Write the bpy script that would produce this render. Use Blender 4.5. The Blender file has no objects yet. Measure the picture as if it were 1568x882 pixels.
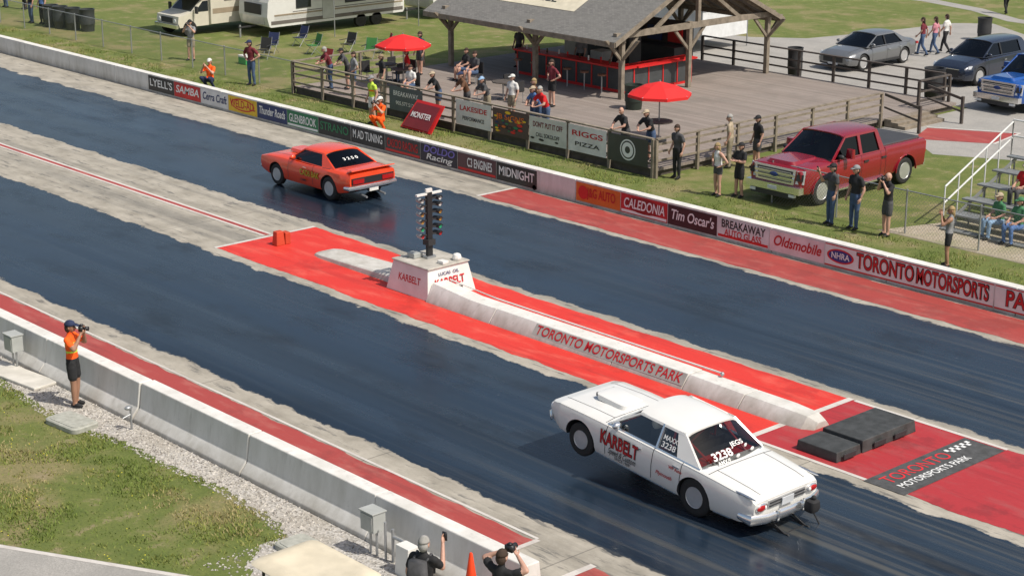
import bpy,bmesh,math,random
import numpy as np
from mathutils import Vector,Matrix,noise
random.seed(7);rs=np.random.RandomState(3)
S=bpy.context.scene
def lerp(a,b,t): return a+(b-a)*t
def c(r,g,b):
    return tuple(((x/255)/12.92 if x/255<.04045 else ((x/255+.055)/1.055)**2.4) for x in (r,g,b))
# ------------------------------------------------------------ materials
class NT:
    def __init__(s,name):
        s.mat=bpy.data.materials.new(name);s.mat.use_nodes=True;s.t=s.mat.node_tree
        s.b=s.t.nodes['Principled BSDF'];s.out=s.t.nodes['Material Output']
    def n(s,typ,ins={},**kw):
        x=s.t.nodes.new('ShaderNode'+typ)
        for k,v in kw.items(): setattr(x,k,v)
        for k,v in ins.items(): s.set(x.inputs[k],v)
        return x
    def set(s,inp,v):
        if isinstance(v,bpy.types.NodeSocket): s.t.links.new(v,inp)
        elif isinstance(v,tuple) and len(v)==3 and inp.type=='RGBA': inp.default_value=(*v,1)
        else: inp.default_value=v
    def ma(s,op,a,b=0.0,cl=False):
        return s.n('Math',{0:a,1:b},operation=op,use_clamp=cl).outputs[0]
    def co(s): return s.n('TexCoord').outputs['Object']
    def mp(s,v,sc): return s.n('Mapping',{'Vector':v,'Scale':sc}).outputs[0]
    def noise(s,v,sc,d=4,r=.55): return s.n('TexNoise',{'Vector':v,'Scale':sc,'Detail':float(d),'Roughness':r}).outputs['Fac']
    def mr(s,v,a,b,x=0.,y=1.): return s.n('MapRange',{0:v,1:a,2:b,3:x,4:y}).outputs[0]
    def mix(s,f,a,b,bt='MIX'):
        x=s.n('Mix',data_type='RGBA',blend_type=bt)
        s.set(x.inputs[0],f);s.set(x.inputs[6],a);s.set(x.inputs[7],b);return x.outputs[2]
    def bump(s,h,st=.3,d=.02):
        s.t.links.new(s.n('Bump',{'Height':h,'Strength':st,'Distance':d}).outputs[0],s.b.inputs['Normal'])
_M={}
def M(name,col,rough=.6,metal=0,var=.12,sc=2.5,bump=0,bs=60,coat=0,emit=0):
    if name in _M: return _M[name]
    t=NT(name);v=t.co()
    n=t.noise(v,sc,5)
    t.set(t.b.inputs['Base Color'],t.mix(1.,col,t.n('CombineColor',{0:t.mr(n,.3,.7,1-var,1+var),1:t.mr(n,.3,.7,1-var,1+var),2:t.mr(n,.3,.7,1-var*1.1,1+var)}).outputs[0],'MULTIPLY'))
    t.b.inputs['Roughness'].default_value=rough;t.b.inputs['Metallic'].default_value=metal
    if coat: t.b.inputs['Coat Weight'].default_value=coat;t.b.inputs['Coat Roughness'].default_value=.06
    if bump: t.bump(t.noise(v,bs,4),bump)
    if emit:
        t.set(t.b.inputs['Emission Color'],col);t.b.inputs['Emission Strength'].default_value=emit
    _M[name]=t.mat;return t.mat
def glass(name,tint,gl=.03,k=1.2):
    if name in _M: return _M[name]
    t=NT(name);tr=t.n('BsdfTransparent',{0:tint});g=t.n('BsdfGlossy',{0:(.9,.95,1.),1:gl})
    fr=t.n('Fresnel',{0:1.45});mx=t.n('MixShader',{0:t.ma('MULTIPLY',fr.outputs[0],k,True),1:tr.outputs[0],2:g.outputs[0]})
    t.t.links.new(mx.outputs[0],t.out.inputs[0]);_M[name]=t.mat;return t.mat
GL=glass('window_glass',(.62,.66,.65));GLD=glass('tinted_glass',(.13,.14,.15),.04,.9)
white=M('white_paint',(.76,.75,.71),.5,var=.08,bump=.05)
black=M('black_paint',(.02,.02,.022),.45);dark=M('dark_plastic',(.03,.03,.032),.6)
chrome=M('chrome',(.82,.83,.84),.16,.9,var=.03);alu=M('aluminium',(.6,.6,.6),.35,.6)
rubber=M('tire_rubber',(.022,.022,.022),.75,var=.2,sc=20)
redp=M('red_paint',c(205,35,35),.5);redtxt=M('red_lettering',c(190,30,35),.5,var=.03)
blktxt=M('black_lettering',(.02,.02,.02),.5,var=.03);whttxt=M('white_lettering',(.8,.8,.78),.5,var=.03)
navy=M('navy_print',c(30,50,100),.5);grn=M('green_print',c(40,120,80),.5);yel=M('yellow_print',c(225,185,40),.5);org=M('orange_print',c(215,110,40),.5)
grayp=M('grey_box_paint',(.40,.41,.39),.55,bump=.05);steel=M('galvanised_steel',(.38,.39,.40),.4,.5)
# track surface
t=NT('track_surface');co=t.co();sx=t.n('SeparateXYZ',{0:co});X,Y=sx.outputs[0],sx.outputs[1]
n1=t.noise(t.mp(co,(.018,1.1,1)),1,6,.62);n2=t.noise(t.mp(co,(.05,7,1)),1,4,.6);n3=t.noise(t.mp(co,(.8,1.3,1)),1.2,6,.65);n4=t.noise(co,25,4);n5=t.noise(t.mp(co,(.07,.35,1)),1,5,.6);n6=t.noise(t.mp(co,(.35,.6,1)),1,6,.65)
e=t.ma('MULTIPLY',t.ma('SUBTRACT',n3,.5),.75);Yp=t.ma('ADD',Y,e)
def lane(a,b): return t.ma('MULTIPLY',t.mr(Yp,a,a+.05),t.mr(Yp,b-.05,b,1.,0.))
ln=t.ma('ADD',lane(21.4,27.15),lane(31.25,36.95),True)
lc=t.mix(t.mr(n1,.36,.62),(.004,.008,.014),(.024,.038,.056))  # bluish base: the sky's blue reflection is put into the lane colour
lc=t.mix(t.mr(n5,.42,.62,0.,.55),lc,(.014,.030,.056))
lc=t.mix(t.mr(n6,.52,.66,0.,.55),lc,(.006,.009,.013))
lc=t.mix(t.mr(n2,.52,.78,0.,.25),lc,(.060,.070,.078))
ctr_=t.ma('ABSOLUTE',t.ma('SUBTRACT',t.ma('ABSOLUTE',t.ma('SUBTRACT',Yp,24.6)),.78))
tm=t.ma('MULTIPLY',t.mr(ctr_,.05,.22,1.,0.),t.mr(X,-21.,-18.5));
scuff=t.ma('MULTIPLY',t.mr(X,-28.,-18.),t.mr(t.noise(t.mp(co,(.05,3.5,1)),1.3,5),.47,.66))
lc=t.mix(t.ma('MULTIPLY',scuff,.6),lc,(.12,.112,.092))
lc=t.mix(t.ma('MULTIPLY',tm,.7),lc,(.006,.006,.007))
lc=t.mix(t.mr(t.noise(co,7,3),.70,.74,0.,.5),lc,(.10,.11,.12))
cc=t.mix(t.mr(n3,.3,.7),(.26,.235,.19),(.47,.43,.36))
cc=t.mix(t.mr(n1,.50,.64,0.,.55),cc,(.15,.145,.13))
cc=t.mix(t.mr(n4,.55,.8,0.,.3),cc,(.55,.52,.46))
cc=t.mix(t.mr(t.noise(t.mp(co,(.5,3,1)),1.6,5,.7),.56,.64,0.,.7),cc,(.09,.09,.088))
jt_=t.mr(t.ma('ABSOLUTE',t.ma('SUBTRACT',t.ma('FRACT',t.ma('MULTIPLY',X,.164)),.5)),.0,.004,.7,0.)
cc=t.mix(jt_,cc,(.08,.075,.07))
t.set(t.b.inputs['Base Color'],t.mix(ln,cc,lc))
rl=t.ma('ADD',t.mr(n1,.36,.62,.12,.28),t.mr(n6,.4,.7,0.,.10))
t.set(t.b.inputs['Roughness'],t.n('Mix',{0:ln,2:.85,3:rl}).outputs[0])
t.bump(t.mix(ln,n4,t.noise(co,2.5,3)),.06,.01);TRACK=t.mat
def painted(name,col,worn,amt,dk=(.05,.03,.03)):
    t=NT(name);co=t.co()
    a=t.noise(t.mp(co,(.5,1.6,1)),1.5,6,.65);b=t.noise(co,14,5,.7);d=t.noise(t.mp(co,(.12,3.,1)),1.,5,.6);g=t.noise(t.mp(co,(.4,.4,1)),1.3,6,.7)
    k=t.mix(t.mr(b,.3,.7,0.,.35),col,tuple(x*.72 for x in col))
    k=t.mix(t.mr(a,.5,.75,0.,amt),k,worn);k=t.mix(t.mr(d,.55,.75,0.,.5),k,dk);k=t.mix(t.mr(g,.55,.62,0.,.25),k,dk)
    t.set(t.b.inputs['Base Color'],k);t.b.inputs['Roughness'].default_value=.6;t.bump(b,.15,.01);return t.mat
RED=painted('red_pavement_paint',c(218,56,44),c(230,120,100),.5,c(125,36,32))
REDD=painted('faded_red_pavement_paint',c(168,70,64),c(190,125,112),.6,c(96,54,50))
REDW=painted('worn_red_pavement_paint',c(176,50,54),c(160,95,92),.6,c(60,32,33))
LINE=painted('white_line_paint',(.66,.62,.57),(.42,.37,.33),.8,(.3,.25,.22))
def ground_mat():
    t=NT('grass_ground');co=t.co()
    a=t.noise(co,.42,5,.6);b=t.noise(co,1.5,6,.65);d=t.noise(co,16,5,.75);e=t.noise(co,.08,3)
    k=t.mix(t.mr(b,.35,.65),(.115,.155,.028),(.19,.21,.05))
    k=t.mix(t.mr(a,.50,.62,0.,.85),k,(.31,.25,.12))
    k=t.mix(t.mr(b,.57,.66,0.,.7),k,(.37,.28,.18))
    k=t.mix(t.mr(e,.4,.65,0.,.35),k,(.17,.21,.05))
    k=t.mix(t.mr(d,.4,.7,0.,.55),k,(.06,.085,.02))
    t.set(t.b.inputs['Base Color'],k);t.b.inputs['Roughness'].default_value=.95;t.bump(d,.7,.05);return t.mat
GRASS=ground_mat()
def speck(name,c1,c2,c3,sc,bst=.6):
    t=NT(name);co=t.co();v=t.n('TexVoronoi',{'Vector':co,'Scale':sc});a=t.noise(co,.8,5)
    r=t.n('SeparateColor',{0:v.outputs['Color']}).outputs[0]
    k=t.mix(r,c1,c2);k=t.mix(t.mr(a,.45,.65,0.,.6),k,c3)
    t.set(t.b.inputs['Base Color'],k);t.b.inputs['Roughness'].default_value=.9;t.bump(v.outputs['Distance'],bst,.02);return t.mat
GRAVEL=speck('gravel_stones',(.27,.25,.22),(.60,.57,.53),(.36,.32,.26),24)
DIRT=speck('dirt_gravel',(.34,.28,.20),(.46,.40,.31),(.22,.23,.10),20,.3)
PAVE=speck('lot_asphalt',(.31,.295,.27),(.40,.38,.35),(.27,.26,.24),35,.2)
t=NT('deck_planks');co=t.co();sx=t.n('SeparateXYZ',{0:co})
fr=t.ma('FRACT',t.ma('MULTIPLY',sx.outputs[1],7.1));gap=t.mr(fr,.0,.08,1.,0.)
wn=t.n('TexWhiteNoise',{1:t.ma('FLOOR',t.ma('MULTIPLY',sx.outputs[1],7.1))},noise_dimensions='1D').outputs[0]
k=t.mix(wn,(.22,.185,.16),(.34,.295,.26));k=t.mix(t.noise(t.mp(co,(.6,9,1)),1.5,5),k,(.27,.22,.19));k=t.mix(t.mr(t.noise(co,.7,5,.6),.5,.65,0.,.4),k,(.17,.15,.13));k=t.mix(gap,k,(.05,.045,.04))
t.set(t.b.inputs['Base Color'],k);t.b.inputs['Roughness'].default_value=.85;PLANK=t.mat
wood=M('weathered_wood',(.24,.20,.155),.85,var=.3,sc=4,bump=.2);woodd=M('dark_stained_wood',(.085,.07,.06),.8,var=.3,sc=4)
t=NT('roof_shingles');co=t.co();sx=t.n('SeparateXYZ',{0:co})
br=t.n('TexBrick',{'Vector':t.n('CombineXYZ',{0:sx.outputs[0],1:t.ma('MULTIPLY',sx.outputs[2],2.2)}).outputs[0],'Color1':(.15,.145,.135,1),'Color2':(.23,.22,.205,1),'Mortar':(.07,.07,.07,1),'Scale':3.2,'Mortar Size':.012})
t.set(t.b.inputs['Base Color'],t.mix(t.mr(t.noise(co,1.2,5),.3,.7,0.,.7),br.outputs[0],(.19,.185,.17)));t.b.inputs['Roughness'].default_value=.9;SHING=t.mat
t=NT('weathered_concrete_wall');co=t.co();sx=t.n('SeparateXYZ',{0:co})
a=t.noise(t.mp(co,(1,1,.35)),2.2,6,.65);b=t.noise(co,12,5,.7);d=t.noise(t.mp(co,(5,5,.5)),1.,4)
k=t.mix(t.mr(a,.35,.7),(.76,.74,.70),(.60,.58,.53));k=t.mix(t.mr(d,.58,.75,0.,.45),k,(.36,.34,.30));k=t.mix(t.mr(b,.62,.75,0.,.4),k,(.40,.38,.34))
k=t.mix(t.ma('MULTIPLY',t.mr(sx.outputs[2],.05,.35,.8,0.),t.mr(a,.3,.7,.4,1.)),k,(.30,.27,.22))
t.set(t.b.inputs['Base Color'],k);t.b.inputs['Roughness'].default_value=.8;t.bump(b,.25,.01);WALL=t.mat
conc=M('old_concrete',(.46,.43,.38),.85,var=.25,sc=3,bump=.2)
# ------------------------------------------------------------ mesh builder
class B:
    def __init__(s): s.v=[];s.f=[];s.i=[];s.mats=[]
    def m(s,mat):
        if mat not in s.mats: s.mats.append(mat)
        return s.mats.index(mat)
    def add(s,vs,fs,mat,X=None):
        o=len(s.v);i=s.m(mat)
        s.v+=[tuple(X@Vector(v)) if X is not None else tuple(v) for v in vs]
        for f in fs: s.f.append([o+k for k in f]);s.i.append(i)
    def box(s,x0,x1,y0,y1,z0,z1,mat,X=None,tx=0,ty=0):
        v=[(x0,y0,z0),(x1,y0,z0),(x1,y1,z0),(x0,y1,z0),(x0+tx,y0+ty,z1),(x1-tx,y0+ty,z1),(x1-tx,y1-ty,z1),(x0+tx,y1-ty,z1)]
        s.add(v,[(0,3,2,1),(4,5,6,7),(0,1,5,4),(1,2,6,5),(2,3,7,6),(3,0,4,7)],mat,X)
    def poly(s,pts,mat,X=None): s.add(pts,[tuple(range(len(pts)))],mat,X)
    def slab(s,q,th,mat):
        q=[Vector(p) for p in q];n=(q[1]-q[0]).cross(q[2]-q[0]).normalized()*th*.5;k=len(q)
        s.add([p+n for p in q]+[p-n for p in q],[tuple(range(k)),tuple(range(2*k-1,k-1,-1))]+[(i,k+i,k+(i+1)%k,(i+1)%k) for i in range(k)],mat)
    def loft(s,rings,mat,cap=True,X=None,closed=True):
        n=len(rings[0]);vs=[p for r in rings for p in r];fs=[]
        for a in range(len(rings)-1):
            for b in range(n if closed else n-1):
                fs.append((a*n+b,a*n+(b+1)%n,(a+1)*n+(b+1)%n,(a+1)*n+b))
        if cap: fs.append(tuple(range(n-1,-1,-1)));fs.append(tuple((len(rings)-1)*n+k for k in range(n)))
        s.add(vs,fs,mat,X)
    def tube(s,pts,rad,mat,n=8,side=(1,0,0),rnd=True,X=None):
        P=[Vector(p) for p in pts];R=[(r,r) if not isinstance(r,tuple) else r for r in rad];rings=[]
        def ring(p,t,ra,rb):
            sd=Vector(side);sd=sd-t*sd.dot(t)
            if sd.length<.05: sd=Vector((0,1,0));sd=sd-t*sd.dot(t)
            sd.normalize();b=t.cross(sd)
            return [p+sd*math.cos(2*math.pi*k/n)*ra+b*math.sin(2*math.pi*k/n)*rb for k in range(n)]
        for i,p in enumerate(P):
            t=(P[min(i+1,len(P)-1)]-P[max(i-1,0)]).normalized();ra,rb=R[i]
            if i==0 and rnd: rings.append(ring(p-t*min(ra,rb)*.75,t,ra*.55,rb*.55))
            rings.append(ring(p,t,ra,rb))
            if i==len(P)-1 and rnd: rings.append(ring(p+t*min(ra,rb)*.75,t,ra*.55,rb*.55))
        s.loft(rings,mat,X=X)
    def cyl(s,p0,p1,r,mat,n=10,r1=None,X=None): s.tube([p0,p1],[r,r if r1 is None else r1],mat,n,rnd=False,X=X)
    def ell(s,ce,ra,mat,n=10,k=7,X=None,zmin=-1,fn=None):
        rings=[]
        for a in range(k+1):
            ph=lerp(math.asin(max(-.995,zmin)),math.asin(.995),a/k);z=math.sin(ph);r=math.cos(ph)
            rg=[]
            for b in range(n):
                x=r*math.cos(2*math.pi*b/n);y=r*math.sin(2*math.pi*b/n);p=(x,y,z)
                if fn: p=fn(*p)
                rg.append((ce[0]+p[0]*ra[0],ce[1]+p[1]*ra[1],ce[2]+p[2]*ra[2]))
            rings.append(rg)
        s.loft(rings,mat,X=X)
    def lathe(s,ce,prof,mat,n=24,X=None):
        s.loft([[(ce[0]+r*math.cos(2*math.pi*k/n),ce[1]+a,ce[2]+r*math.sin(2*math.pi*k/n)) for k in range(n)] for a,r in prof],mat,X=X)
    def mesh(s,name,smooth=None,rec=True):
        me=bpy.data.meshes.new(name);me.from_pydata(s.v,[],s.f)
        for m in s.mats: me.materials.append(m)
        me.polygons.foreach_set('material_index',s.i)
        if rec:
            bm=bmesh.new();bm.from_mesh(me);bmesh.ops.recalc_face_normals(bm,faces=bm.faces);bm.to_mesh(me);bm.free()
        if smooth:
            me.shade_smooth();me.set_sharp_from_angle(angle=math.radians(smooth))
        me.update();return me
    def obj(s,name,par=None,smooth=None,bev=0,loc=(0,0,0),rot=(0,0,0),rec=True):
        o=bpy.data.objects.new(name,s.mesh(name,smooth,rec));S.collection.objects.link(o);o.location=loc;o.rotation_euler=rot
        if par is not None: o.parent=par
        if bev:
            m=o.modifiers.new('b','BEVEL');m.width=bev;m.segments=2;m.limit_method='ANGLE'
        return o
def empty(name,loc=(0,0,0),rz=0,sc=1):
    o=bpy.data.objects.new(name,None);S.collection.objects.link(o);o.location=loc;o.rotation_euler=(0,0,rz);o.scale=(sc,)*3;o.empty_display_size=.2;return o
_T=[]
def T(body,par,loc,rot,size,mat,width=None,bold=.012,name='lettering',shear=0):
    cu=bpy.data.curves.new(name,'FONT');cu.body=body;cu.size=size;cu.align_x='CENTER';cu.align_y='CENTER';cu.offset=min(bold,.035)*.55*size/.3*.8;cu.shear=shear
    cu.materials.append(mat);o=bpy.data.objects.new(name,cu);S.collection.objects.link(o);o.location=loc;o.rotation_euler=tuple(math.radians(a) for a in rot)
    if par is not None: o.parent=par
    if width: _T.append((o,width))
    return o
# ------------------------------------------------------------ ground & track
b=B();b.poly([(-500,-300,0),(200,-300,0),(200,600,0),(-500,600,0)],GRASS);b.obj('ground')
b=B();b.poly([(-160,18.6,.004),(30,18.6,.004),(30,39.0,.004),(-160,39.0,.004)],TRACK);b.obj('drag_strip_track')
def rect(x0,x1,y0,y1,z,mat,bb): bb.poly([(x0,y0,z),(x1,y0,z),(x1,y1,z),(x0,y1,z)],mat)
b=B();z=.008
def ragged(x0,x1,y0,y1,mat):
    up=[];dn=[];n=int((x1-x0)/.12)
    for k in range(n+1):
        x=lerp(x0,x1,k/n);up.append((x,y1+.07*noise.noise((x*1.3,y1,0))+.03*noise.noise((x*7,y1,0)),z));dn.append((x,y0+.07*noise.noise((x*1.3,y0,5))+.03*noise.noise((x*7,y0,0)),z))
    b.poly(dn+up[::-1],mat)
ragged(-43,-23.1,27.5,30.95,RED);ragged(-22.98,-5,27.5,30.95,REDW)
ragged(-110,-22.3,18.9,20.75,REDD);ragged(-20.75,-5,19,20.75,REDD)
ragged(-42.6,-5,37.15,38.75,REDD)
b.obj('red_painted_pavement')
b=B();z=.012
rect(-43.12,-42.98,27.45,31.0,z,LINE,b);rect(-23.12,-22.96,27.45,31,z,LINE,b);rect(-22.32,-22.2,19.1,20.8,z,LINE,b);rect(-20.9,-20.75,19.1,20.8,z,LINE,b)
rect(-42.72,-42.58,37.1,38.8,z,LINE,b);rect(-160,-43.2,29.22,29.32,z,LINE,b);rect(-160,-43.2,29.47,29.57,z,LINE,b);rect(-160,-43.2,29.32,29.47,z,REDD,b)
rect(-22.96,-19,27.46,27.56,z,LINE,b);rect(-22.9,-19,30.9,31.0,z,LINE,b)
rect(-160,-43.2,20.79,20.86,z,LINE,b);rect(-43.2,-22.3,20.79,20.86,z,LINE,b)
b.obj('painted_lines')
# centre island
ctr=empty('track_divider_wall')
b=B();rings=[]
for x,w,h in [(-40.62,.25,.04),(-40.5,.40,.07),(-40.2,.48,.1),(-39,.5,.14),(-36.4,.52,.22)]:
    cy=29.5;rings.append([(x,cy-w,0),(x,cy-w+.04,h*.8),(x,cy-w+.1,h),(x,cy+w-.1,h),(x,cy+w-.04,h*.8),(x,cy+w,0)])
b.loft(rings,WALL);cuts=[-34.95,-32.45,-28.2,-25.95,-24.3,-22.35]
def prof_at(x):
    k=float(np.interp(x,[-35,-33.5,-26,-25.9,-23.2,-22.6,-22.35],[1.35,1.0,1.0,.85,.8,.7,.4]));w=float(np.interp(x,[-35,-23.2,-22.6,-22.35],[1.05,1,.85,.55]))
    cy=29.14;pr=[(-.52,0),(-.50,.05),(-.27,.35),(.17,.35),(.36,.05),(.38,0)]
    return [(x,cy+y*w,zz*k) for y,zz in pr]
for a_,e_ in zip(cuts,cuts[1:]):
    xs_=sorted(set([a_+.012,e_-.012]+[q for q in(-33.5,-23.2,-22.6) if a_<q<e_]));b.loft([prof_at(q) for q in xs_],WALL)
b.tube([(-34.8,29.33,.50),(-33,29.36,.385),(-30,29.36,.38),(-25.4,29.33,.385)],[.022]*4,white,6);b.ell((-25.35,29.3,.38),(.05,.05,.05),steel)
b.obj('divider_concrete',ctr,18,bev=.02)
ya_,za_,yb_0,zb_0=28.665,.08,28.85,.32;an=math.atan2(zb_0-za_,yb_0-ya_)
b=B();b.poly([(-30.95,ya_-.012,za_+.008),(-25.97,ya_-.012,za_+.008),(-25.97,yb_0-.012,zb_0+.008),(-30.95,yb_0-.012,zb_0+.008)],M('sign_grey',(.36,.36,.33),.7))
b.obj('divider_sign_panel',ctr)
T('TORONTO MOTORSPORTS PARK',ctr,(-28.46,(ya_+yb_0)/2-.02,(za_+zb_0)/2+.014),(math.degrees(an),0,0),.33,redtxt,4.8,.006)
# tree base block
blk=empty('starting_light_tree')
b=B();b.box(-36.65,-34.9,28.65,30.3,.0,.8,white,tx=.16,ty=.14);b.box(-36.55,-35.0,28.75,30.2,.8,.84,conc,tx=.02,ty=.02)
b.lathe((0,0,0),[(0,.11),(.06,.13),(.16,.10),(.19,.02)],white,12,Matrix.Translation((-35.2,29.9,.84))@Matrix.Rotation(math.radians(90),4,'X'))
b.box(-36.3,-36.0,29.1,29.4,.84,.98,grayp);b.box(-35.3,-35.05,29.3,29.5,.84,.93,white)
b.obj('base_block',blk,bev=.02)
T('KARBELT',blk,(-34.955,29.45,.40),(78,0,90),.3,redtxt,1.0,.014);T('SPEED & CUSTOM',blk,(-34.91,29.45,.2),(78,0,90),.12,blktxt,.8);T('LUCAS  OIL',blk,(-35.0,29.45,.63),(78,0,90),.12,navy,.7)
T('KARBELT',blk,(-35.75,28.72,.42),(80,0,0),.26,redtxt,.9,.014);T('TMP',blk,(-36.3,28.74,.5),(80,0,0),.2,navy,.3)
b=B();tx,ty=-35.85,29.5
b.box(tx-.05,tx+.05,ty-.08,ty+.08,.84,2.62,black)
b.box(tx-.04,tx+.04,ty-.42,ty+.42,2.56,2.61,white);b.box(tx-.12,tx+.12,ty-.12,ty+.12,1.2,1.35,dark);b.box(tx-.1,tx+.1,ty-.15,ty+.15,.84,.9,steel);b.box(tx-.03,tx+.03,ty-.1,ty+.1,2.62,2.72,white)
lens=M('amber_lens',(.45,.26,.06),.2);lg=M('green_lens',(.03,.35,.15),.2,emit=.3);lr=M('red_lens',(.5,.03,.03),.2);clr=M('clear_lens',(.65,.68,.65),.15);hg=M('lamp_housing_grey',(.40,.41,.41),.5)
for k,zz in enumerate([2.44,2.27,2.07,1.87,1.67,1.48]):
    for sd in(-1,1):
        yy=ty+sd*.30;mt=[clr,clr,lens,lens,lg,lr][k]
        b.cyl((tx,yy,zz),(tx+.1,yy,zz),.065,dark if sd>0 else hg,12);b.cyl((tx+.1,yy,zz),(tx+.11,yy,zz),.05,mt,12)
        b.tube([(tx+.1,yy-.065,zz+.02),(tx+.12,yy,zz+.075),(tx+.1,yy+.065,zz+.02)],[(.05,.008)]*3,dark,6)
        b.cyl((tx-.1,yy-.02*sd,zz),(tx,yy,zz),.06,hg if sd<0 else dark,12);b.ell((tx-.12,yy-.02*sd,zz),(.05,.05,.05),clr if sd<0 else dark,8,5)
        b.box(tx-.02,tx+.02,min(ty,yy),max(ty,yy),zz-.02,zz+.02,dark)
b.obj('light_column',blk,40)
bb=empty('rubber_ramp_box');b=B();wbk=M('weathered_black',(.05,.052,.052),.65,var=.35,sc=5)
b.box(-21.95,-20.9,27.75,28.55,.008,.22,wbk,ty=.02,tx=.02);b.box(-21.97,-20.88,28.57,30.4,.008,.27,wbk,ty=.03,tx=.03)
for y in (27.9,28.9,29.6): b.box(-20.86,-20.83,y,y+.4,.05,.18,dark)
b.obj('box_body',bb,bev=.02)
mt=empty('logo_mat');b=B();rect(-19.98,-19.0,27.42,30.85,.016,M('mat_dark_grey',(.075,.075,.075),.7,var=.3,sc=6),b);b.obj('mat_sheet',mt)
T('TORONTO',mt,(-19.66,28.75,.021),(0,0,90),.46,M('mat_red_lettering',c(215,45,50),.5,var=.03),2.1,.0);T('MOTORSPORTS PARK',mt,(-19.3,28.85,.021),(0,0,90),.27,whttxt,2.3,.006)
b=B()
for i in range(9):
    for j in range(2):
        if (i+j)%2==0: rect(-19.85+.1*j,-19.75+.1*j,29.9+.09*i,29.99+.09*i,.021,whttxt,b)
b.obj('checker_marks',mt)
pyr=M('pylon_red',c(190,70,42),.6);b=B();b.box(-42.2,-41.95,28.85,29.15,.008,.42,pyr,tx=.03,ty=.03);b.box(-42.2,-41.95,29.16,29.34,.008,.36,pyr);b.obj('timing_marker_post',bev=.02)
# ------------------------------------------------------------ walls
nw=empty('concrete_barrier_wall');b=B();xs=[-160]+[-20.3-4.05*k for k in range(33)][::-1]
pr=[(18.42,0),(18.42,.09),(18.60,.30),(18.68,.84),(19.0,.84),(19.06,.34),(19.2,.09),(19.2,0)]
for i in range(1,len(xs)-1):
    a,e_=xs[i]+.012,xs[i+1]-.012;dy=random.uniform(-.025,.025);dz=random.uniform(-.015,.015)
    b.loft([[(x,y+dy,zz+(dz if zz>.25 else 0)) for y,zz in pr] for x in (a,e_)],WALL)
b.obj('barrier_segments',nw,bev=.02)
fw=empty('banner_barrier_wall');b=B()
for k in range(45):
    a=-140+k*4;b.box(a+.01,a+3.99,38.9,39.22,0,.74+random.uniform(-.008,.008),WALL)
b.obj('wall_segments',fw,bev=.012)
bw=M('banner_white',(.68,.67,.66),.5);br_=M('banner_red',c(190,40,45),.5)
ban=[('LYELL\'S',black,whttxt,0),('SAMBA',br_,whttxt,.2),('Cerra Craft',bw,navy,.2),('WELD-ALL',yel,redtxt,0),('Thunder Roads',navy,whttxt,.2),('GLENBROOK',grn,whttxt,0),('STRANO',dark,grn,0),('M AD TUNING',dark,whttxt,0),('CASCIO RACING',M('banner_charcoal',(.05,.05,.055),.5),redtxt,0),('DOLDO\nRacing',M('banner_black',(.025,.022,.04),.5),M('violet_print',c(120,110,190),.5),.2),('C3 ENGINES',M('banner_greyred',c(90,60,65),.5),whttxt,0),('MIDNIGHT',black,whttxt,0),
None,('J&G AUTO',org,redtxt,0),('CALEDONIA',br_,whttxt,.2),('Tim Oscar\'s',M('banner_dkmaroon',c(60,30,35),.5),whttxt,.2),('BREAKAWAY\nAUTO GLASS',bw,blktxt,0),('Oldsmobile',M('banner_pink',c(232,205,205),.5),redtxt,.3)]
b=B();BZ0,BZ1=.08,.68
for k,q in enumerate(ban):
    x0=-65.4+k*1.97 if k<13 else -39.96+(k-13)*1.975
    x1=x0+1.95
    if q is None: continue
    b.poly([(x0,38.893,BZ0),(x1,38.893,BZ0),(x1,38.893,BZ1),(x0,38.893,BZ1)],q[1])
    if k in(1,5,8,10,14,16): b.poly([(x0+.03,38.889,BZ0+.03),(x1-.03,38.889,BZ0+.03),(x1-.03,38.889,BZ0+.11),(x0+.03,38.889,BZ0+.11)],whttxt if k in(5,14) else redp)
    if '\n' in q[0]:
        A_,C_=q[0].split('\n');T(A_,fw,((x0+x1)/2,38.885,.51),(90,0,0),.34,q[2],1.65,.012,shear=q[3]);T(C_,fw,((x0+x1)/2,38.885,.26),(90,0,0),.28,redtxt if k==16 else whttxt,1.4,.012,shear=q[3])
    else: T(q[0],fw,((x0+x1)/2+(.15 if k in(10,13) else 0),38.883,.40),(90,0,0),.42,q[2],1.7 if k not in(10,13) else 1.25,.012,shear=q[3])
    if k in(1,3,14): b.add([((x0+x1)/2+.8*math.cos(a)*1.0,38.887,.4+.24*math.sin(a)) for a in [2*math.pi*i/20 for i in range(20)]],[tuple(range(20))],redp if k!=14 else M('banner_dkred',c(140,20,25),.5))
    if k==3: b.add([((x0+x1)/2+.74*math.cos(a)*1.0,38.8865,.4+.19*math.sin(a)) for a in [2*math.pi*i/20 for i in range(20)]],[tuple(range(20))],yel)
    if k==13: b.add([(x0+.32+.22*math.cos(a),38.887,.38+.22*math.sin(a)) for a in [2*math.pi*i/20 for i in range(20)]],[tuple(range(20))],redp)
rect2=lambda x0,x1,z0,z1,m,y=38.893:b.poly([(x0,y,z0),(x1,y,z0),(x1,y,z1),(x0,y,z1)],m)
rect2(-30.08,-24.66,.08,.70,white);rect2(-24.62,-18,.08,.70,white)
rect2(-30.08,-24.66,.08,.12,redp,38.89);rect2(-24.62,-18,.08,.12,redp,38.89);rect2(-30.08,-24.66,.67,.70,redp,38.89);rect2(-24.62,-18,.67,.70,redp,38.89)
b.add([(-29.55+.46*math.cos(a),38.889,.4+.2*math.sin(a)) for a in [2*math.pi*i/24 for i in range(24)]],[tuple(range(24))],redp)
b.add([(-29.55+.40*math.cos(a),38.887,.4+.16*math.sin(a)) for a in [2*math.pi*i/24 for i in range(24)]],[tuple(range(24))],M('nav_blue',c(50,60,130),.5))
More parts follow.
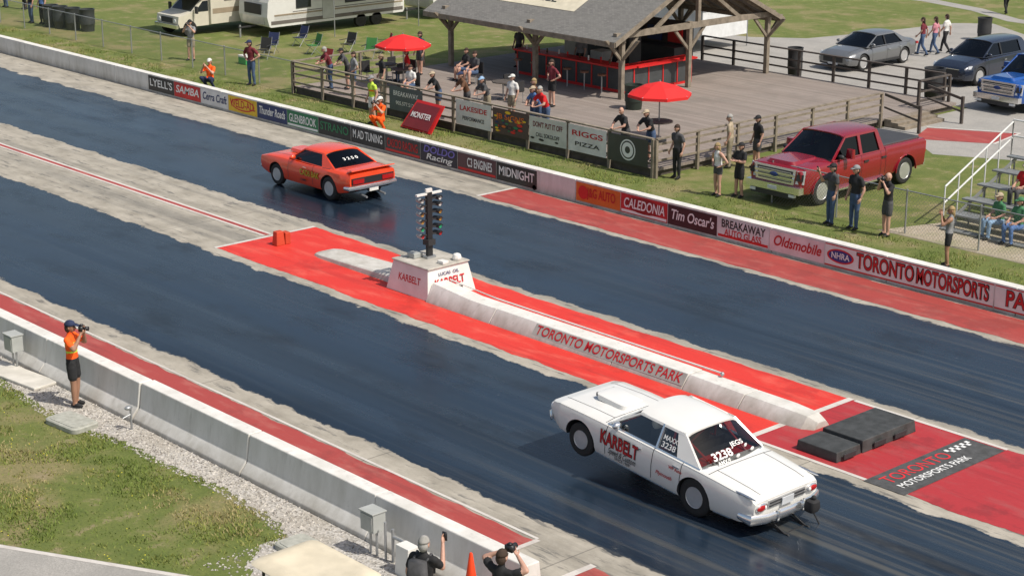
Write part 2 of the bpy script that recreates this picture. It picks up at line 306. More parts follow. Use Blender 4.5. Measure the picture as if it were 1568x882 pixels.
b.add([(-41.9+.09*math.cos(a),38.893,.12+.09*math.sin(a)) for a in [2*math.pi*i/16 for i in range(16)]],[tuple(range(16))],black)
b.obj('banners',fw)
T('NHRA',fw,(-29.55,38.883,.4),(90,0,0),.24,whttxt,.62)
for s_,xc,w in (('TORONTO',-28.05,1.85),('MOTORSPORTS',-25.92,2.2),('PARK',-23.7,1.2)):
    T(s_,fw,(xc,38.886,.4),(90,0,0),.58,blktxt,w+.06,.032);T(s_,fw,(xc,38.882,.4),(90,0,0),.58,redtxt,w,.010)
# ------------------------------------------------------------ near side ground
edge=[(-160,17.9),(-45,18.0),(-40,17.75),(-37.1,17.7),(-34.4,17.45),(-33,17.5),(-31.5,17.75),(-30.3,17.75),(-28.3,17.9),(-26.3,17.8),(-25.5,17.55),(-25.5,17.0),(-25.0,16.3),(-24.2,15.9)]
pe=[]
for (x0,y0),(x1,y1) in zip(edge[1:],edge[2:]):
    n=max(2,int(math.hypot(x1-x0,y1-y0)/.12))
    for k in range(n): pe.append((lerp(x0,x1,k/n)+random.uniform(-.04,.04),lerp(y0,y1,k/n)+random.uniform(-.09,.09)))
b=B();P_=[(-160,18.7,.005),(-160,17.9,.005)]+[(x,y,.005) for x,y in pe]+[(-24.2,15.9,.005),(-10,15.9,.005),(-10,18.7,.005)]
b.poly(P_,GRAVEL)
stone=M('pebble',(.50,.47,.43),.9,var=.4,sc=9);stone2=M('pebble_dark',(.24,.22,.20),.9,var=.4,sc=9)
EX=[q[0] for q in edge[1:11]];EY=[q[1] for q in edge[1:11]]
for i in range(7000):
    x=random.uniform(-42,-19);yl=np.interp(x,EX,EY) if x<-25.5 else 15.9
    y=random.uniform(yl-.22,18.45);r=random.uniform(.012,.036);a=random.random()*3
    vs=[(x+r*math.cos(a+k*2.09)*random.uniform(.7,1.2),y+r*math.sin(a+k*2.09),.006) for k in range(3)]+[(x,y,.006+r*.8)]
    b.add(vs,[(0,1,3),(1,2,3),(2,0,3)],stone if random.random()<.7 else stone2)
b.obj('gravel_strip')
b=B();d=Vector((3.5,1.9,0)).normalized()
p0=Vector((-28.7,13.42,.008));A_=p0-d*40;C_=p0+d*4.6;nn=Vector((d.y,-d.x,0))
b.poly([A_,C_,C_+nn*30,A_+nn*30],PAVE);u_=Vector((0,0,.004));b.poly([A_+nn*.02+u_,C_+nn*.02+u_,C_+nn*.13+u_,A_+nn*.13+u_],LINE)
b.obj('service_road')
def blades(name,test,x0,x1,y0,y1,n,h,cols,w0=.010):
    ms=[M('grass_blade_%d'%k,q,.8) for k,q in enumerate(cols)]
    xs=rs.uniform(x0,x1,n);ys=rs.uniform(y0,y1,n);vs=[];fs=[];mi=[]
    for x,y in zip(xs,ys):
        if not test(x,y): continue
        q=noise.noise((x*.8,y*.8,0))+.5*noise.noise((x*2.5,y*2.5,4))
        if q<.0 and random.random()<.85: continue
        hh=h*random.uniform(.35,1.15)*(.8+max(0,q)*1.5);a=random.random()*6.3;w=w0+.006*random.random()
        o=len(vs);lx,ly=random.uniform(-.8,.8)*hh,random.uniform(-.8,.8)*hh
        vs+=[(x-w*math.cos(a),y-w*math.sin(a),0),(x+w*math.cos(a),y+w*math.sin(a),0),(x+lx,y+ly,hh)];fs.append((o,o+1,o+2))
        qq=noise.noise((x*.5+9,y*.5,3));mi.append(min(len(ms)-1,max(0,int((qq+.5)*len(ms)+random.uniform(-.9,.9)))))
    me=bpy.data.meshes.new(name);me.from_pydata(vs,[],fs)
    for m in ms: me.materials.append(m)
    me.polygons.foreach_set('material_index',mi);o=bpy.data.objects.new(name,me);S.collection.objects.link(o)
gc=[(.125,.18,.03),(.17,.22,.04),(.23,.24,.055),(.36,.30,.14)]
def t1(x,y):
    if y>np.interp(x,EX,EY)-.05: return False
    if x>-25.3 or (x>-26 and y<17 and random.random()<.6): return False
    return (Vector((x,y,0))-Vector((p0.x,p0.y,0))).dot(nn)<-.05
blades('grass',t1,-45,-24.5,12.5,18,64000,.06,gc)
blades('grass',lambda x,y:True,-95,-20,39.3,42.9,42000,.08,gc)
b=B();fl=M('flower_yellow',(.75,.65,.05),.7)
for i in range(200):
    x,y=random.uniform(-38,-26),random.uniform(13.5,17.6)
    if not t1(x,y) or noise.noise((x*.7,y*.7,9))<.05: continue
    b.ell((x,y,.05),(.014,.014,.008),fl,5,3)
b.obj('wildflowers')
b=B();b.poly([(-31.5,43.2,.004),(-15,43.2,.004),(-15,53,.004),(-29,50,.004)],DIRT);b.obj('dirt_patch')
b=B();b.poly([(-70,61,.004),(-40.5,61,.004),(-40.5,54.4,.004),(-38,54.2,.004),(-36.5,53,.004),(-33,54.8,.004),(-15,60,.004),(-15,78,.004),(-49,78.6,.004),(-52.5,80.8,.004),(-54,79.5,.004),(-54.9,74,.004),(-55.9,70,.004),(-58,68.3,.004),(-70,66,.004)],PAVE);b.obj('parking_lot')
b=B();b.poly([(-39.3,56.6,.01),(-38.5,54.6,.01),(-36.1,56.0,.01),(-36.4,58.2,.01)],REDD)
for a,q in (((-39.4,56.7),(-36.4,58.35)),((-36.0,56.0),(-36.4,58.3)),((-44,70),(-46,74)),((-41.5,69),(-43.5,74))):
    A_=Vector((*a,.014));C_=Vector((*q,.014));n_=Vector((-(C_-A_).y,(C_-A_).x,0)).normalized()*.06;b.poly([A_-n_,C_-n_,C_+n_,A_+n_],LINE)
b.obj('lot_markings')
b=B();pts=[(-75,83.5),(-66,85),(-60,85.6),(-56,84.5),(-52.5,82.6),(-48,82.3),(-42,84)]
b.loft([[(x,y-.55,.005),(x,y+.55,.005)] for x,y in pts],PAVE,cap=False,closed=False);b.obj('footpath')
def ubox(x,y,z,s,mat):
    b=B();b.box(x-.22*s,x+.22*s,y-.14,y+.14,z,z+.42*s,mat);b.box(x-.19*s,x+.19*s,y-.155,y-.14,z+.04,z+.38*s,mat)
    b.box(x-.24*s,x+.24*s,y-.17,y+.16,z+.42*s,z+.45*s,mat);b.cyl((x-.08,y,0),(x-.08,y,z),.025,steel,8);b.cyl((x+.1,y,0),(x+.1,y,z),.025,steel,8)
    b.box(x+.16*s,x+.18*s,y-.165,y-.155,z+.18,z+.25,steel)
    b.obj('electrical_box',bev=.012)
ubox(-37.35,18.25,.45,.9,grayp);ubox(-23.8,18.2,.5,.85,grayp)
b=B();b.box(-22.95,-22.6,18.0,18.3,0,.55,white,ty=.03);b.cyl((-23.3,18.25,0),(-23.3,18.25,.65),.03,steel);b.cyl((-23.3,18.25,.5),(-23.0,18.25,.5),.03,steel);b.cyl((-23.45,18.2,0),(-23.45,18.2,.75),.025,steel);b.obj('junction_box',bev=.02)
b=B();b.cyl((-32.1,18.2,0),(-32.1,18.2,.5),.025,steel);b.ell((-32.1,18.15,.5),(.06,.09,.05),steel);b.cyl((-32.1,18.2,.35),(-32.1,18.0,.3),.02,steel);b.obj('water_tap',None,40)
b=B();b.box(-1.1,1.1,-.33,.33,.0,.07,M('slab_concrete',(.6,.57,.51),.8,var=.15,bump=.1));b.obj('concrete_slab',bev=.02,loc=(-36.75,18.0,.006),rot=(0,0,.12))
def lid(x,y,rz):
    b=B();pts=[]
    for sx_,sy_,a0 in((1,1,0),(-1,1,90),(-1,-1,180),(1,-1,270)):
        for k in range(5):
            a=math.radians(a0+k*22.5);pts.append((.42*sx_+.14*math.cos(a),.2*sy_+.14*math.sin(a)))
    g=M('lid_polymer',(.40,.40,.35),.7,var=.2,sc=8,bump=.15)
    b.loft([[(p[0],p[1],0) for p in pts],[(p[0],p[1],.09) for p in pts],[(p[0]*.95,p[1]*.93,.11) for p in pts]],g)
    b.loft([[(p[0]*.86,p[1]*.8,.108) for p in pts],[(p[0]*.86,p[1]*.8,.122) for p in pts]],g)
    b.obj('utility_vault_lid',None,30,loc=(x,y,.006),rot=(0,0,rz))
lid(-33.2,17.4,.1);lid(-24.7,17.35,0)
def rr(x0,x1,y0,y1,z,r=.15):
    o=[]
    for cx_,cy_,a0 in((x1-r,y1-r,0),(x0+r,y1-r,90),(x0+r,y0+r,180),(x1-r,y0+r,270)):
        for k in range(5): a=math.radians(a0+k*22.5);o.append((cx_+r*math.cos(a),cy_+r*math.sin(a),z))
    return o
b=B();cr=M('cart_roof_beige',(.68,.60,.45),.5,bump=.03)
gx,gy=-20.75,14.75
b.loft([rr(gx-.85,gx+.85,gy-.6,gy+.6,1.86),rr(gx-.9,gx+.9,gy-.64,gy+.64,1.9),rr(gx-.84,gx+.84,gy-.58,gy+.58,1.95),rr(gx-.7,gx+.7,gy-.45,gy+.45,1.97),rr(gx-.64,gx+.64,gy-.4,gy+.4,1.955)],cr)
for sx_ in(-.7,.7):
    for sy_ in(-.5,.5): b.cyl((gx+sx_,gy+sy_,.6),(gx+sx_*.95,gy+sy_,1.88),.025,black)
b.loft([rr(gx-1.15,gx+1.15,gy-.58,gy+.58,.25),rr(gx-1.2,gx+1.2,gy-.6,gy+.6,.45),rr(gx-1.1,gx+1.1,gy-.55,gy+.55,.62)],cr)
b.box(gx-.3,gx+.25,gy-.5,gy+.5,.62,.82,dark);b.box(gx+.2,gx+.32,gy-.5,gy+.5,.8,1.2,dark)
for sx_ in(-.8,.8):
    for sy_ in(-.55,.45): b.lathe((gx+sx_,gy+sy_,.23),[(0,.12),(.0,.23),(.14,.23),(.14,.12)],rubber,16)
b.obj('golf_cart',None,35)
b=B();cn=M('cone_orange',c(235,70,25),.5,var=.05)
ringc=[(.04,.19),(.45,.12),(.7,.085),(1.08,.03),(1.1,.02)];b.box(-.24,.24,-.24,.24,0,.04,cn)
b.loft([[(r*math.cos(2*math.pi*k/20),r*math.sin(2*math.pi*k/20),zz) for k in range(20)] for zz,r in ringc],cn)
b.obj('traffic_cone',None,35,loc=(-20.9,18.0,.005))
# ------------------------------------------------------------ deck, railing, banners
dk=empty('spectator_deck');b=B()
b.box(-61,-40.6,43.1,60.3,.2,.3,PLANK);b.box(-60.9,-40.7,43.15,60.2,.0,.2,woodd);b.obj('deck_floor',dk)
b=B()
def rail(p,q,zb,zt,bb,mat,sp=1.9,mids=(.45,.75)):
    p=Vector(p);q=Vector(q);L=(q-p).length;n=max(1,round(L/sp));d=(q-p)/n
    for k in range(n+1):
        a=p+d*k;bb.box(a.x-.05,a.x+.05,a.y-.05,a.y+.05,zb,zt,mat)
    dd=(q-p).normalized();s_=Vector((-dd.y,dd.x))
    def bar(z0,z1,w):
        v=[p+s_*w,q+s_*w,q-s_*w,p-s_*w];bb.loft([[(u.x,u.y,z0) for u in v],[(u.x,u.y,z1) for u in v]],mat)
    bar(zt+.002,zt+.05,.07)
    for h in mids: bar(zb+h,zb+h+.07,.02)
rail((-61,43.05),(-40.6,43.05),0,1.3,b,wood,2.0,(.45,.8,1.1));rail((-40.5,43.1),(-40.5,55.3),0,1.3,b,wood,1.9,(.55,.85,1.1));rail((-61,43.1),(-61,50),0,1.3,b,wood,1.9,(.55,.85))
rail((-54,60.3),(-41.2,60.3),.2,1.35,b,woodd,1.8,(.35,.7));rail((-40.9,60.2),(-40.9,58.2),.2,1.35,b,woodd,1.9,(.35,.7))
b.obj('deck_railing',dk)
b=B()
for k in range(3): b.box(-40.55+.32*k,-40.55+.32*(k+1)-.003,55.6,58.1,0,.3-.09*k,wood)
for y in(55.5,58.2):
    b.slab([(-40.5,y,1.3),(-38.9,y,1.0),(-38.9,y,.9),(-40.5,y,1.2)],.05,woodd);b.box(-38.95,-38.85,y-.05,y+.05,0,1.05,woodd);b.slab([(-40.5,y,.8),(-38.9,y,.5),(-38.9,y,.43),(-40.5,y,.73)],.04,woodd)
b.obj('deck_steps',dk)
bs=[(-54.5,-52.5,M('banner_slate',(.10,.12,.13),.6),'BREAKAWAY\n905.577.5120',whttxt),(-50.55,-48.6,bw,'LAKESIDE\nPERFORMANCE',redtxt),(-48.5,-46.6,M('banner_multi',(.08,.05,.05),.5),'JB SIGNS\nRACING',org),(-46.55,-44.65,M('banner_greywhite',(.58,.58,.54),.5),"DON'T PUT IT OFF\nCALL SOKOLOFF",M('dkred_print',c(110,20,30),.5)),(-44.55,-42.7,bw,'RIGGS\nPIZZA',redtxt),(-42.6,-40.75,M('banner_dkgreen',(.05,.055,.05),.5),'',whttxt)]
b=B()
for x0,x1,m,tx_,tm in bs:
    dz=random.uniform(-.03,.03);b.slab([(x0,42.965,.34+dz),(x1,42.965,.34),(x1,42.965,1.27),(x0,42.965,1.27+dz)],.012,m)
    if tx_:
        A_,C_=tx_.split('\n');T(A_,dk,((x0+x1)/2,42.95,.98),(90,0,0),.26,tm,1.5,.012);T(C_,dk,((x0+x1)/2,42.95,.62),(90,0,0),.2,blktxt if m.name!='banner_slate' else whttxt,1.2,.01)
    else:
        for ri,mm,dy in((.36,whttxt,.004),(.31,m,.008),(.26,whttxt,.012),(.12,m,.016)): b.add([((x0+x1)/2+ri*math.cos(a),42.957-dy,.8+ri*math.sin(a)) for a in [2*math.pi*i/24 for i in range(24)]],[tuple(range(24))],mm)
b.obj('railing_banners',dk)
def leaf_shapes(bb,x0,x1,y,z0,z1,cols,n):
    for i in range(n):
        xx=random.uniform(x0+.15,x1-.15);zz=random.uniform(z0+.1,z1-.1);r=random.uniform(.04,.1);k=random.choice(cols)
        bb.add([(xx+r*1.6*math.cos(a),y-.0005*i,zz+r*.6*math.sin(a)) for a in [2*math.pi*j/8 for j in range(8)]],[tuple(range(8))],k)
b=B();leaf_shapes(b,-48.5,-46.6,42.954,.34,1.27,[yel,redp,org,grn,navy],26);leaf_shapes(b,-46.55,-44.65,42.954,.34,.6,[blktxt],4);b.obj('banner_graphics',dk)
ls=empty('leaning_sign_board');b=B();b.slab([(-52.7,42.05,.02),(-50.8,41.95,.02),(-50.75,42.6,1.0),(-52.45,42.7,1.0)],.04,redp);b.slab([(-52.55,42.02,.1),(-50.95,41.93,.1),(-50.9,42.5,.92),(-52.35,42.6,.92)],.05,M('sign_maroon',c(120,35,40),.5));b.obj('board',ls)
T('MONSTER',ls,(-51.7,42.22,.55),(57,0,-3),.3,whttxt,1.2)
def bin_(x,y,z=0,col=dark,r=.28,h=.9):
    b=B();b.loft([[(rr_*math.cos(2*math.pi*k/16),rr_*math.sin(2*math.pi*k/16),zz) for k in range(16)] for zz,rr_ in((0,r*.85),(h*.3,r*.92),(h*.33,r*.98),(h*.65,r*.98),(h*.68,r*.95),(h*.95,r),(h,r*1.05),(h,r*.9),(h*.9,r*.85))],col);b.obj('trash_bin',None,30,loc=(x,y,z))
bin_(-49.2*.98,51.0*.98,.3,M('bin_green',(.02,.03,.022),.5),.36,.95);bin_(-49.3,61.0,0,dark,.33,1.35);bin_(-42.3,61.2,0,dark,.42,1.35);bin_(-49.8,75.9,0,dark,.35,1.1)
for x,y in((-83.3,44.7),(-82.4,44.9),(-81.5,45.2),(-84.1,44.6)): bin_(x,y,0,M('bin_charcoal',(.04,.045,.045),.5),.38,1.1)
def umb(x,y,z0):
    b=B();rd=M('umbrella_fabric',c(222,38,36),.7,var=.06);n=8;ap=(x,y,z0+2.15)
    rim=[(x+1.15*math.cos(2*math.pi*k/n+.2),y+1.15*math.sin(2*math.pi*k/n+.2),z0+1.72) for k in range(n)]
    mid=[(x+.6*math.cos(2*math.pi*k/n+.2),y+.6*math.sin(2*math.pi*k/n+.2),z0+1.99) for k in range(n)]
    for k in range(n):
        j=(k+1)%n;b.poly([ap,mid[k],mid[j]],rd);b.poly([mid[k],rim[k],rim[j],mid[j]],rd)
        b.poly([rim[k],(rim[k][0],rim[k][1],z0+1.62),(rim[j][0],rim[j][1],z0+1.62),rim[j]],rd)
        b.cyl((x,y,z0+2.1),rim[k],.012,steel,5)
    b.cyl((x,y,z0),(x,y,z0+2.2),.025,steel);b.cyl((x,y,z0+.005),(x,y,z0+.08),.28,dark,16)
    b.cyl((x,y,z0+.7),(x,y,z0+.74),.5,woodd,16);b.obj('patio_umbrella',None)
umb(-57.9,46.4,.3);umb(-43.5,46.4,.3);
# ------------------------------------------------------------ pavilion
pv=empty('pavilion');b=B()
y0,yr_,y1=50.3,55.4,60.5;xl,xr=-61.3,-49.6;ze,zr=2.62,5.1
for ya,yb_ in((y0,yr_),(y1,yr_)):
    b.slab([(xl,ya,ze),(xr,ya,ze),(xr,yb_,zr),(xl,yb_,zr)],.1,SHING)
b.obj('roof',pv)
b=B()
for ya in(y0,y1): b.box(xl,xr,ya-.04,ya+.04,ze-.17,ze+.03,wood)
for xx in(xr+.02,xl-.02):
    for ya in(y0,y1): b.slab([(xx,ya,ze+.04),(xx,yr_,zr+.04),(xx,yr_,zr-.16),(xx,ya,ze-.16)],.05,wood)
for k in range(15):
    xx=lerp(xl+.3,xr-.3,k/14)
    for ya in(y0,y1): b.slab([(xx,ya,ze-.06),(xx,yr_,zr-.06),(xx,yr_,zr-.2),(xx,ya,ze-.2)],.05,wood)
PX=(-60.3,-54.9,-49.9)
for xx in PX:
    for yy in(51,54.9,59.8):
        if yy==54.9 and xx!=-49.9: continue
        b.box(xx-.09,xx+.09,yy-.09,yy+.09,.3,2.8 if yy!=54.9 else 3.0,wood)
        for sg in(-1,1):
            b.slab([(xx,yy,1.9),(xx,yy+sg*.8,2.72),(xx,yy+sg*.95,2.72),(xx,yy,1.75)],.1,wood)
            if yy!=54.9: b.slab([(xx,yy,1.9),(xx+sg*.8,yy,2.72),(xx+sg*.95,yy,2.72),(xx,yy,1.75)],.1,wood)
    b.box(xx-.1,xx+.1,50.6,60.2,2.72,2.95,wood)
    b.slab([(xx,52.8,2.95),(xx,yr_,4.6),(xx,yr_+.2,4.6),(xx,53.1,2.95)],.1,wood);b.slab([(xx,58,2.95),(xx,yr_,4.6),(xx,yr_-.2,4.6),(xx,57.7,2.95)],.1,wood);b.box(xx-.08,xx+.08,yr_-.08,yr_+.08,2.95,4.9,wood)
for yy in(51,59.8): b.box(xl+.6,xr-.15,yy-.07,yy+.07,2.55,2.72,wood)
b.obj('timber_frame',pv)
b=B();bp=M('bar_panel',(.055,.06,.062),.6,var=.2);bt=M('bar_top_wood',(.22,.10,.06),.4)
sl=math.atan2(zr-ze,yr_-y0)
def onroof(x,d): return (x,y0+d*math.cos(sl),ze+d*math.sin(sl)+.075)
b.poly([onroof(-58.2,1.5),onroof(-53.3,1.5),onroof(-53.3,3.4),onroof(-58.2,3.4)],M('roof_sign_cream',(.66,.60,.46),.6));b.obj('roof_sign',pv)
T('THE RED LION',pv,onroof(-55.7,2.9)[:2]+(onroof(-55.7,2.9)[2]+.012,),(math.degrees(sl),0,0),.6,M('dkred_print',c(110,20,30),.5),3.6)
T('GRILL',pv,onroof(-55.7,2.1)[:2]+(onroof(-55.7,2.1)[2]+.012,),(math.degrees(sl),0,0),.55,blktxt,1.8)
bar=empty('outdoor_bar');b=B()
b.box(-57,-50.6,51.9,52.35,.42,1.3,bp);b.box(-51.05,-50.6,52.36,55.9,.42,1.3,bp);b.box(-57,-50.6,51.92,52.33,.3,.42,redp);b.box(-51.03,-50.62,52.36,55.9,.3,.42,redp)
b.box(-57.1,-50.5,51.75,52.5,1.3,1.37,redp);b.box(-51.15,-50.4,52.5,56,1.3,1.37,redp)
for k in range(8): b.box(-57+.9*k,-56.95+.9*k,51.87,51.9,.42,1.3,redp)
for k in range(5): b.box(-50.6,-50.57,52.4+.85*k,52.45+.85*k,.42,1.3,redp)
b.box(-58,-52,56.3,57,.3,1.5,dark);b.box(-58.3,-51.8,57.05,57.25,.3,2.5,M('bar_back_wall',(.06,.05,.05),.7))
for k in range(5): b.box(-57.8+1.2*k,-57+1.2*k,56.95,57.03,1.6,2.2,[redp,white,dark,navy,redp][k])
for k in range(3): b.box(-56.5+1.6*k,-55.8+1.6*k,54.2,54.9,.3,[1.9,1.3,2.1][k],[steel,white,dark][k])
for k in range(9): b.cyl((-56.6+.62*k,52.1+.1*(k%2),1.375),(-56.6+.62*k,52.1+.1*(k%2),1.56),.035,[white,redp,M('bottle_glass',(.08,.05,.02),.1)][k%3],8)
for k in range(6): b.cyl((-56.4+1.0*k,51.4,.3),(-56.4+1.0*k,51.4,1.0),.03,steel,6);b.cyl((-56.4+1.0*k,51.4,1.0),(-56.4+1.0*k,51.4,1.06),.18,bt,12)
b.obj('bar_counter',bar)
def table(x,y,z0):
    b=B();b.cyl((x,y,z0+.7),(x,y,z0+.74),.45,woodd,14);b.cyl((x,y,z0),(x,y,z0+.7),.03,steel,6);b.cyl((x,y,z0),(x,y,z0+.03),.25,dark,12)
    for k in range(3):
        a=k*2.1;cx_,cy_=x+.8*math.cos(a),y+.8*math.sin(a);b.box(cx_-.2,cx_+.2,cy_-.2,cy_+.2,z0+.43,z0+.46,dark)
        for s1 in(-.17,.17):
            for s2 in(-.17,.17): b.cyl((cx_+s1,cy_+s2,z0),(cx_+s1,cy_+s2,z0+.43),.015,steel,5)
        b.box(cx_+.2*math.cos(a)-.03,cx_+.2*math.cos(a)+.03,cy_-.2,cy_+.2,z0+.46,z0+.88,dark)
    b.obj('patio_table',None)
table(-59.3,46.6,.3);table(-53,47.5,.3)
# ------------------------------------------------------------ chain-link fence
def clf(x0,x1,y,h,name='chain_link_fence'):
    b=B()
    n=round((x1-x0)/2.6)
    for k in range(n+1): xx=lerp(x0,x1,k/n);b.cyl((xx,y,0),(xx,y,h+.05),.03,steel,6)
    b.cyl((x0,y,h),(x1,y,h),.02,steel,5);s=.11;k=x0
    while k<x1:
        for a,q in(((k,0),(k+h*.9,h)),((k+h*.9,0),(k,h))):
            if max(a[0],q[0])>x1: continue
            b.add([(a[0]-.004,y+.005,a[1]),(a[0]+.004,y+.005,a[1]),(q[0]+.004,y+.005,q[1]),(q[0]-.004,y+.005,q[1])],[(0,1,2,3)],steel)
        k+=s
    b.obj(name,None,rec=False)
clf(-100,-61.2,43.3,1.25);clf(-35.8,-18,43.45,1.3)
# ------------------------------------------------------------ bleachers
bl=empty('bleachers');b=B();gs=M('bleacher_grey',(.28,.29,.29),.5,.4);wh=M('rail_white',(.7,.7,.68),.5)
for k in range(5):
    yy=44.9+.75*k;zz=.42+.32*k
    b.box(-30.3,-20,yy,yy+.28,zz,zz+.05,gs);b.box(-30.3,-20,yy-.32,yy-.03,zz-.36 if k else .02,zz-.32 if k else .06,gs)
    for xx in(-30.1,-27,-24): b.cyl((xx,yy+.14,0),(xx,yy+.14,zz),.03,gs,6)
for xx in(-30.1,-27,-24): b.slab([(xx,44.8,.3),(xx,48.2,1.75),(xx,48.2,1.65),(xx,44.8,.2)],.04,gs)
for dz in(.5,1.0): b.cyl((-30.4,44.9,.45+dz-.2),(-30.4,48.3,1.95+dz-.2),.028,wh,8)
for k in range(6): yy=44.9+.68*k;b.cyl((-30.4,yy,0),(-30.4,yy,1.25+.3*k),.025,wh,6)
for dz in(.6,1.1): b.cyl((-30.4,48.3,1.7+dz),(-20,48.3,1.7+dz),.028,wh,8)
for k in range(8): b.cyl((-30.4+1.4*k,48.3,1.7),(-30.4+1.4*k,48.3,2.8),.025,wh,6)
b.obj('bleacher_frame',bl)
# ------------------------------------------------------------ vehicles
def sect(st):
    x,hw,zb,zs,zc,ins=st
    return [(0,zb),(hw*.76,zb),(hw*.93,zb+.03),(hw*.975,zb+.12),(hw,zb+.55*(zs-zb)),(hw-ins*.35,zs-.09),(hw-ins*.8,zs-.025),(hw-ins-.03,zs),(hw*.66,zs+(zc-zs)*.72),(hw*.3,zs+(zc-zs)*.93),(0,zc)]
def vehicle(name,sp,Mw,paint):
    root=empty(name);root.matrix_world=Mw
    inter=sp.get('inter',M('car_interior',(.03,.03,.033),.8))
    st=sorted(sp['st']);kx=[s[0] for s in st];xs=sorted(set([round(v,3) for v in kx]+[round(v,3) for v in np.arange(kx[0],kx[-1],.1)]))
    xs=[v for i,v in enumerate(xs) if i==0 or v-xs[i-1]>.012 or v in [round(q,3) for q in kx]]
    ev=lambda x:[x]+[float(np.interp(x,kx,[s[j] for s in st])) for j in range(1,6)]
    b=B();b.m(paint);b.m(dark);b.m(inter);rings=[]
    for x in xs:
        h=sect(ev(x));rings.append([(x,y,z_) for y,z_ in h]+[(x,-y,z_) for y,z_ in h[-2:0:-1]])
    b.loft(rings,paint)
    cab=sp['cab']
    for fi,f in enumerate(b.f):
        ce=np.mean([b.v[k] for k in f],axis=0);hw=ev(ce[0])[1]
        if cab[1]<ce[0]<cab[0] and abs(ce[1])<hw-.1 and ce[2]>.3: b.i[fi]=2
        if ce[2]<ev(ce[0])[2]+.04: b.i[fi]=1
    body=b.obj('body',root)
    cb=B();cb.m(paint);cb.m(dark)
    for xa,r in sp['ax']:
        hw=ev(xa)[1]
        for sd in(-1,1):
            g_=sp.get('gap',.055);R=r+(g_[xa] if isinstance(g_,dict) else g_);n=32;ya,yb_=(hw-.38)*sd,(hw+.2)*sd
            cb.loft([[(xa+R*math.cos(2*math.pi*k/n),yy,r+sp.get('wz',0)+R*math.sin(2*math.pi*k/n)) for k in range(n)] for yy in(ya,yb_)],dark)
    co_=cb.obj('cut',root)
    md=body.modifiers.new('bo','BOOLEAN');md.object=co_;md.operation='DIFFERENCE';md.solver='EXACT'
    bpy.context.view_layer.update();dg=bpy.context.evaluated_depsgraph_get()
    me=bpy.data.meshes.new_from_object(body.evaluated_get(dg));body.modifiers.clear();body.data=me
    me.shade_smooth();me.set_sharp_from_angle(angle=math.radians(sp.get('sharp',30)));bpy.data.objects.remove(co_)
    for xa,r in sp['ax']:
        hw=ev(xa)[1]
        for sd in(-1,1):
            w=sp.get('tw',.2)
            if isinstance(w,dict): w=w[xa]
            rim=sp.get('rim',.62)*r;wb=B();yo=(hw-sp.get('woff',.03))*sd;f_=lambda a:yo-sd*a
            wb.lathe((xa,0,r),[(f_(w),r*.5),(f_(w),r*.9),(f_(w-.03),r),(f_(.03),r),(f_(.005),r*.93),(f_(0),r*.8),(f_(.012),rim)],rubber,28)
            rm=sp.get('rimmat',alu);wb.lathe((xa,0,r),[(f_(.008),rim*1.02),(f_(.0),rim),(f_(.03),rim*.9),(f_(.07),rim*.85),(f_(.075),rim*.3),(f_(.03),rim*.26),(f_(.02),.01)],rm,28)
            wb.lathe((xa,0,r),[(f_(.068),rim*.84),(f_(.066),rim*.3)],dark,28)
            for k in range(sp.get('spk',5)):
                a=2*math.pi*k/sp.get('spk',5);ca,sa=math.cos(a),math.sin(a);ww=sp.get('sw',.035)
                q=[(xa+ca*rim*.2-sa*ww,f_(.025),r+sa*rim*.2+ca*ww),(xa+ca*rim*.2+sa*ww,f_(.025),r+sa*rim*.2-ca*ww),(xa+ca*rim*.9+sa*ww*.7,f_(.03),r+sa*rim*.9-ca*ww*.7),(xa+ca*rim*.9-sa*ww*.7,f_(.03),r+sa*rim*.9+ca*ww*.7)]
                wb.slab(q,.03,rm)
            wb.obj('wheel',root,40)
    g=sp['gh'];yb_,zb_,yr2,zr2=g['yb'],g['zb'],g['yr'],g['zr'];SP=lambda x,s,sd:Vector((x,sd*lerp(yb_,yr2,s),lerp(zb_,zr2,s)))
    b=B();gl=B();GG=sp.get('glass',GL);WG=sp.get('wglass',GL)
    for sd in(1,-1):
        for p in g['pil']: b.slab([SP(p[0],0,sd),SP(p[1],0,sd),SP(p[3],1,sd),SP(p[2],1,sd)],.045,p[4] if len(p)>4 else paint)
        i=Vector((0,-.012*sd,0));gl.poly([SP(g['wb'],0,sd)+i,SP(g['rb'],0,sd)+i,SP(g['rr'],1,sd)+i,SP(g['rf'],1,sd)+i],GG)
        b.slab([SP(g['wb'],-.03,sd),SP(g['rb'],-.03,sd),SP(g['rb'],.03,sd),SP(g['wb'],.03,sd)],.05,sp.get('belt',paint))
        b.slab([SP(g['rf'],.90,sd),SP(g['rr'],.90,sd),SP(g['rr'],1.,sd),SP(g['rf'],1.,sd)],.05,paint)
    cr_=g.get('crown',.05);nx,ny=14,14;top=[];bot=[]
    for i in range(nx+1):
        for j in range(ny+1):
            u=i/nx;v=j/ny*2-1;x=lerp(g['rf']+.04,g['rr']-.04,u);bow=.05*(1-v*v);x+=bow*(1-2*u)
            cvx=cr_*(1-abs(v)**3);zz=zr2+cvx+.03*(1-(2*u-1)**2)-.012
            if abs(v)>.99: zz-=.015
            top.append((x,v*(yr2+.014),zz));bot.append((x,v*(yr2+.0),zz-.035))
    N=len(top);fs=[]
    for i in range(nx):
        for j in range(ny):
            a=i*(ny+1)+j;q=(a,a+1,a+ny+2,a+ny+1);fs.append(q);fs.append(tuple(N+k for k in q[::-1]))
    for i in range(nx):
        for j in(0,ny):a=i*(ny+1)+j;fs.append((a,a+ny+1,N+a+ny+1,N+a))
    for j in range(ny):
        for i in(0,nx):a=i*(ny+1)+j;fs.append((a,a+1,N+a+1,N+a))
    b.add(top+bot,fs,sp.get('roofm',paint))
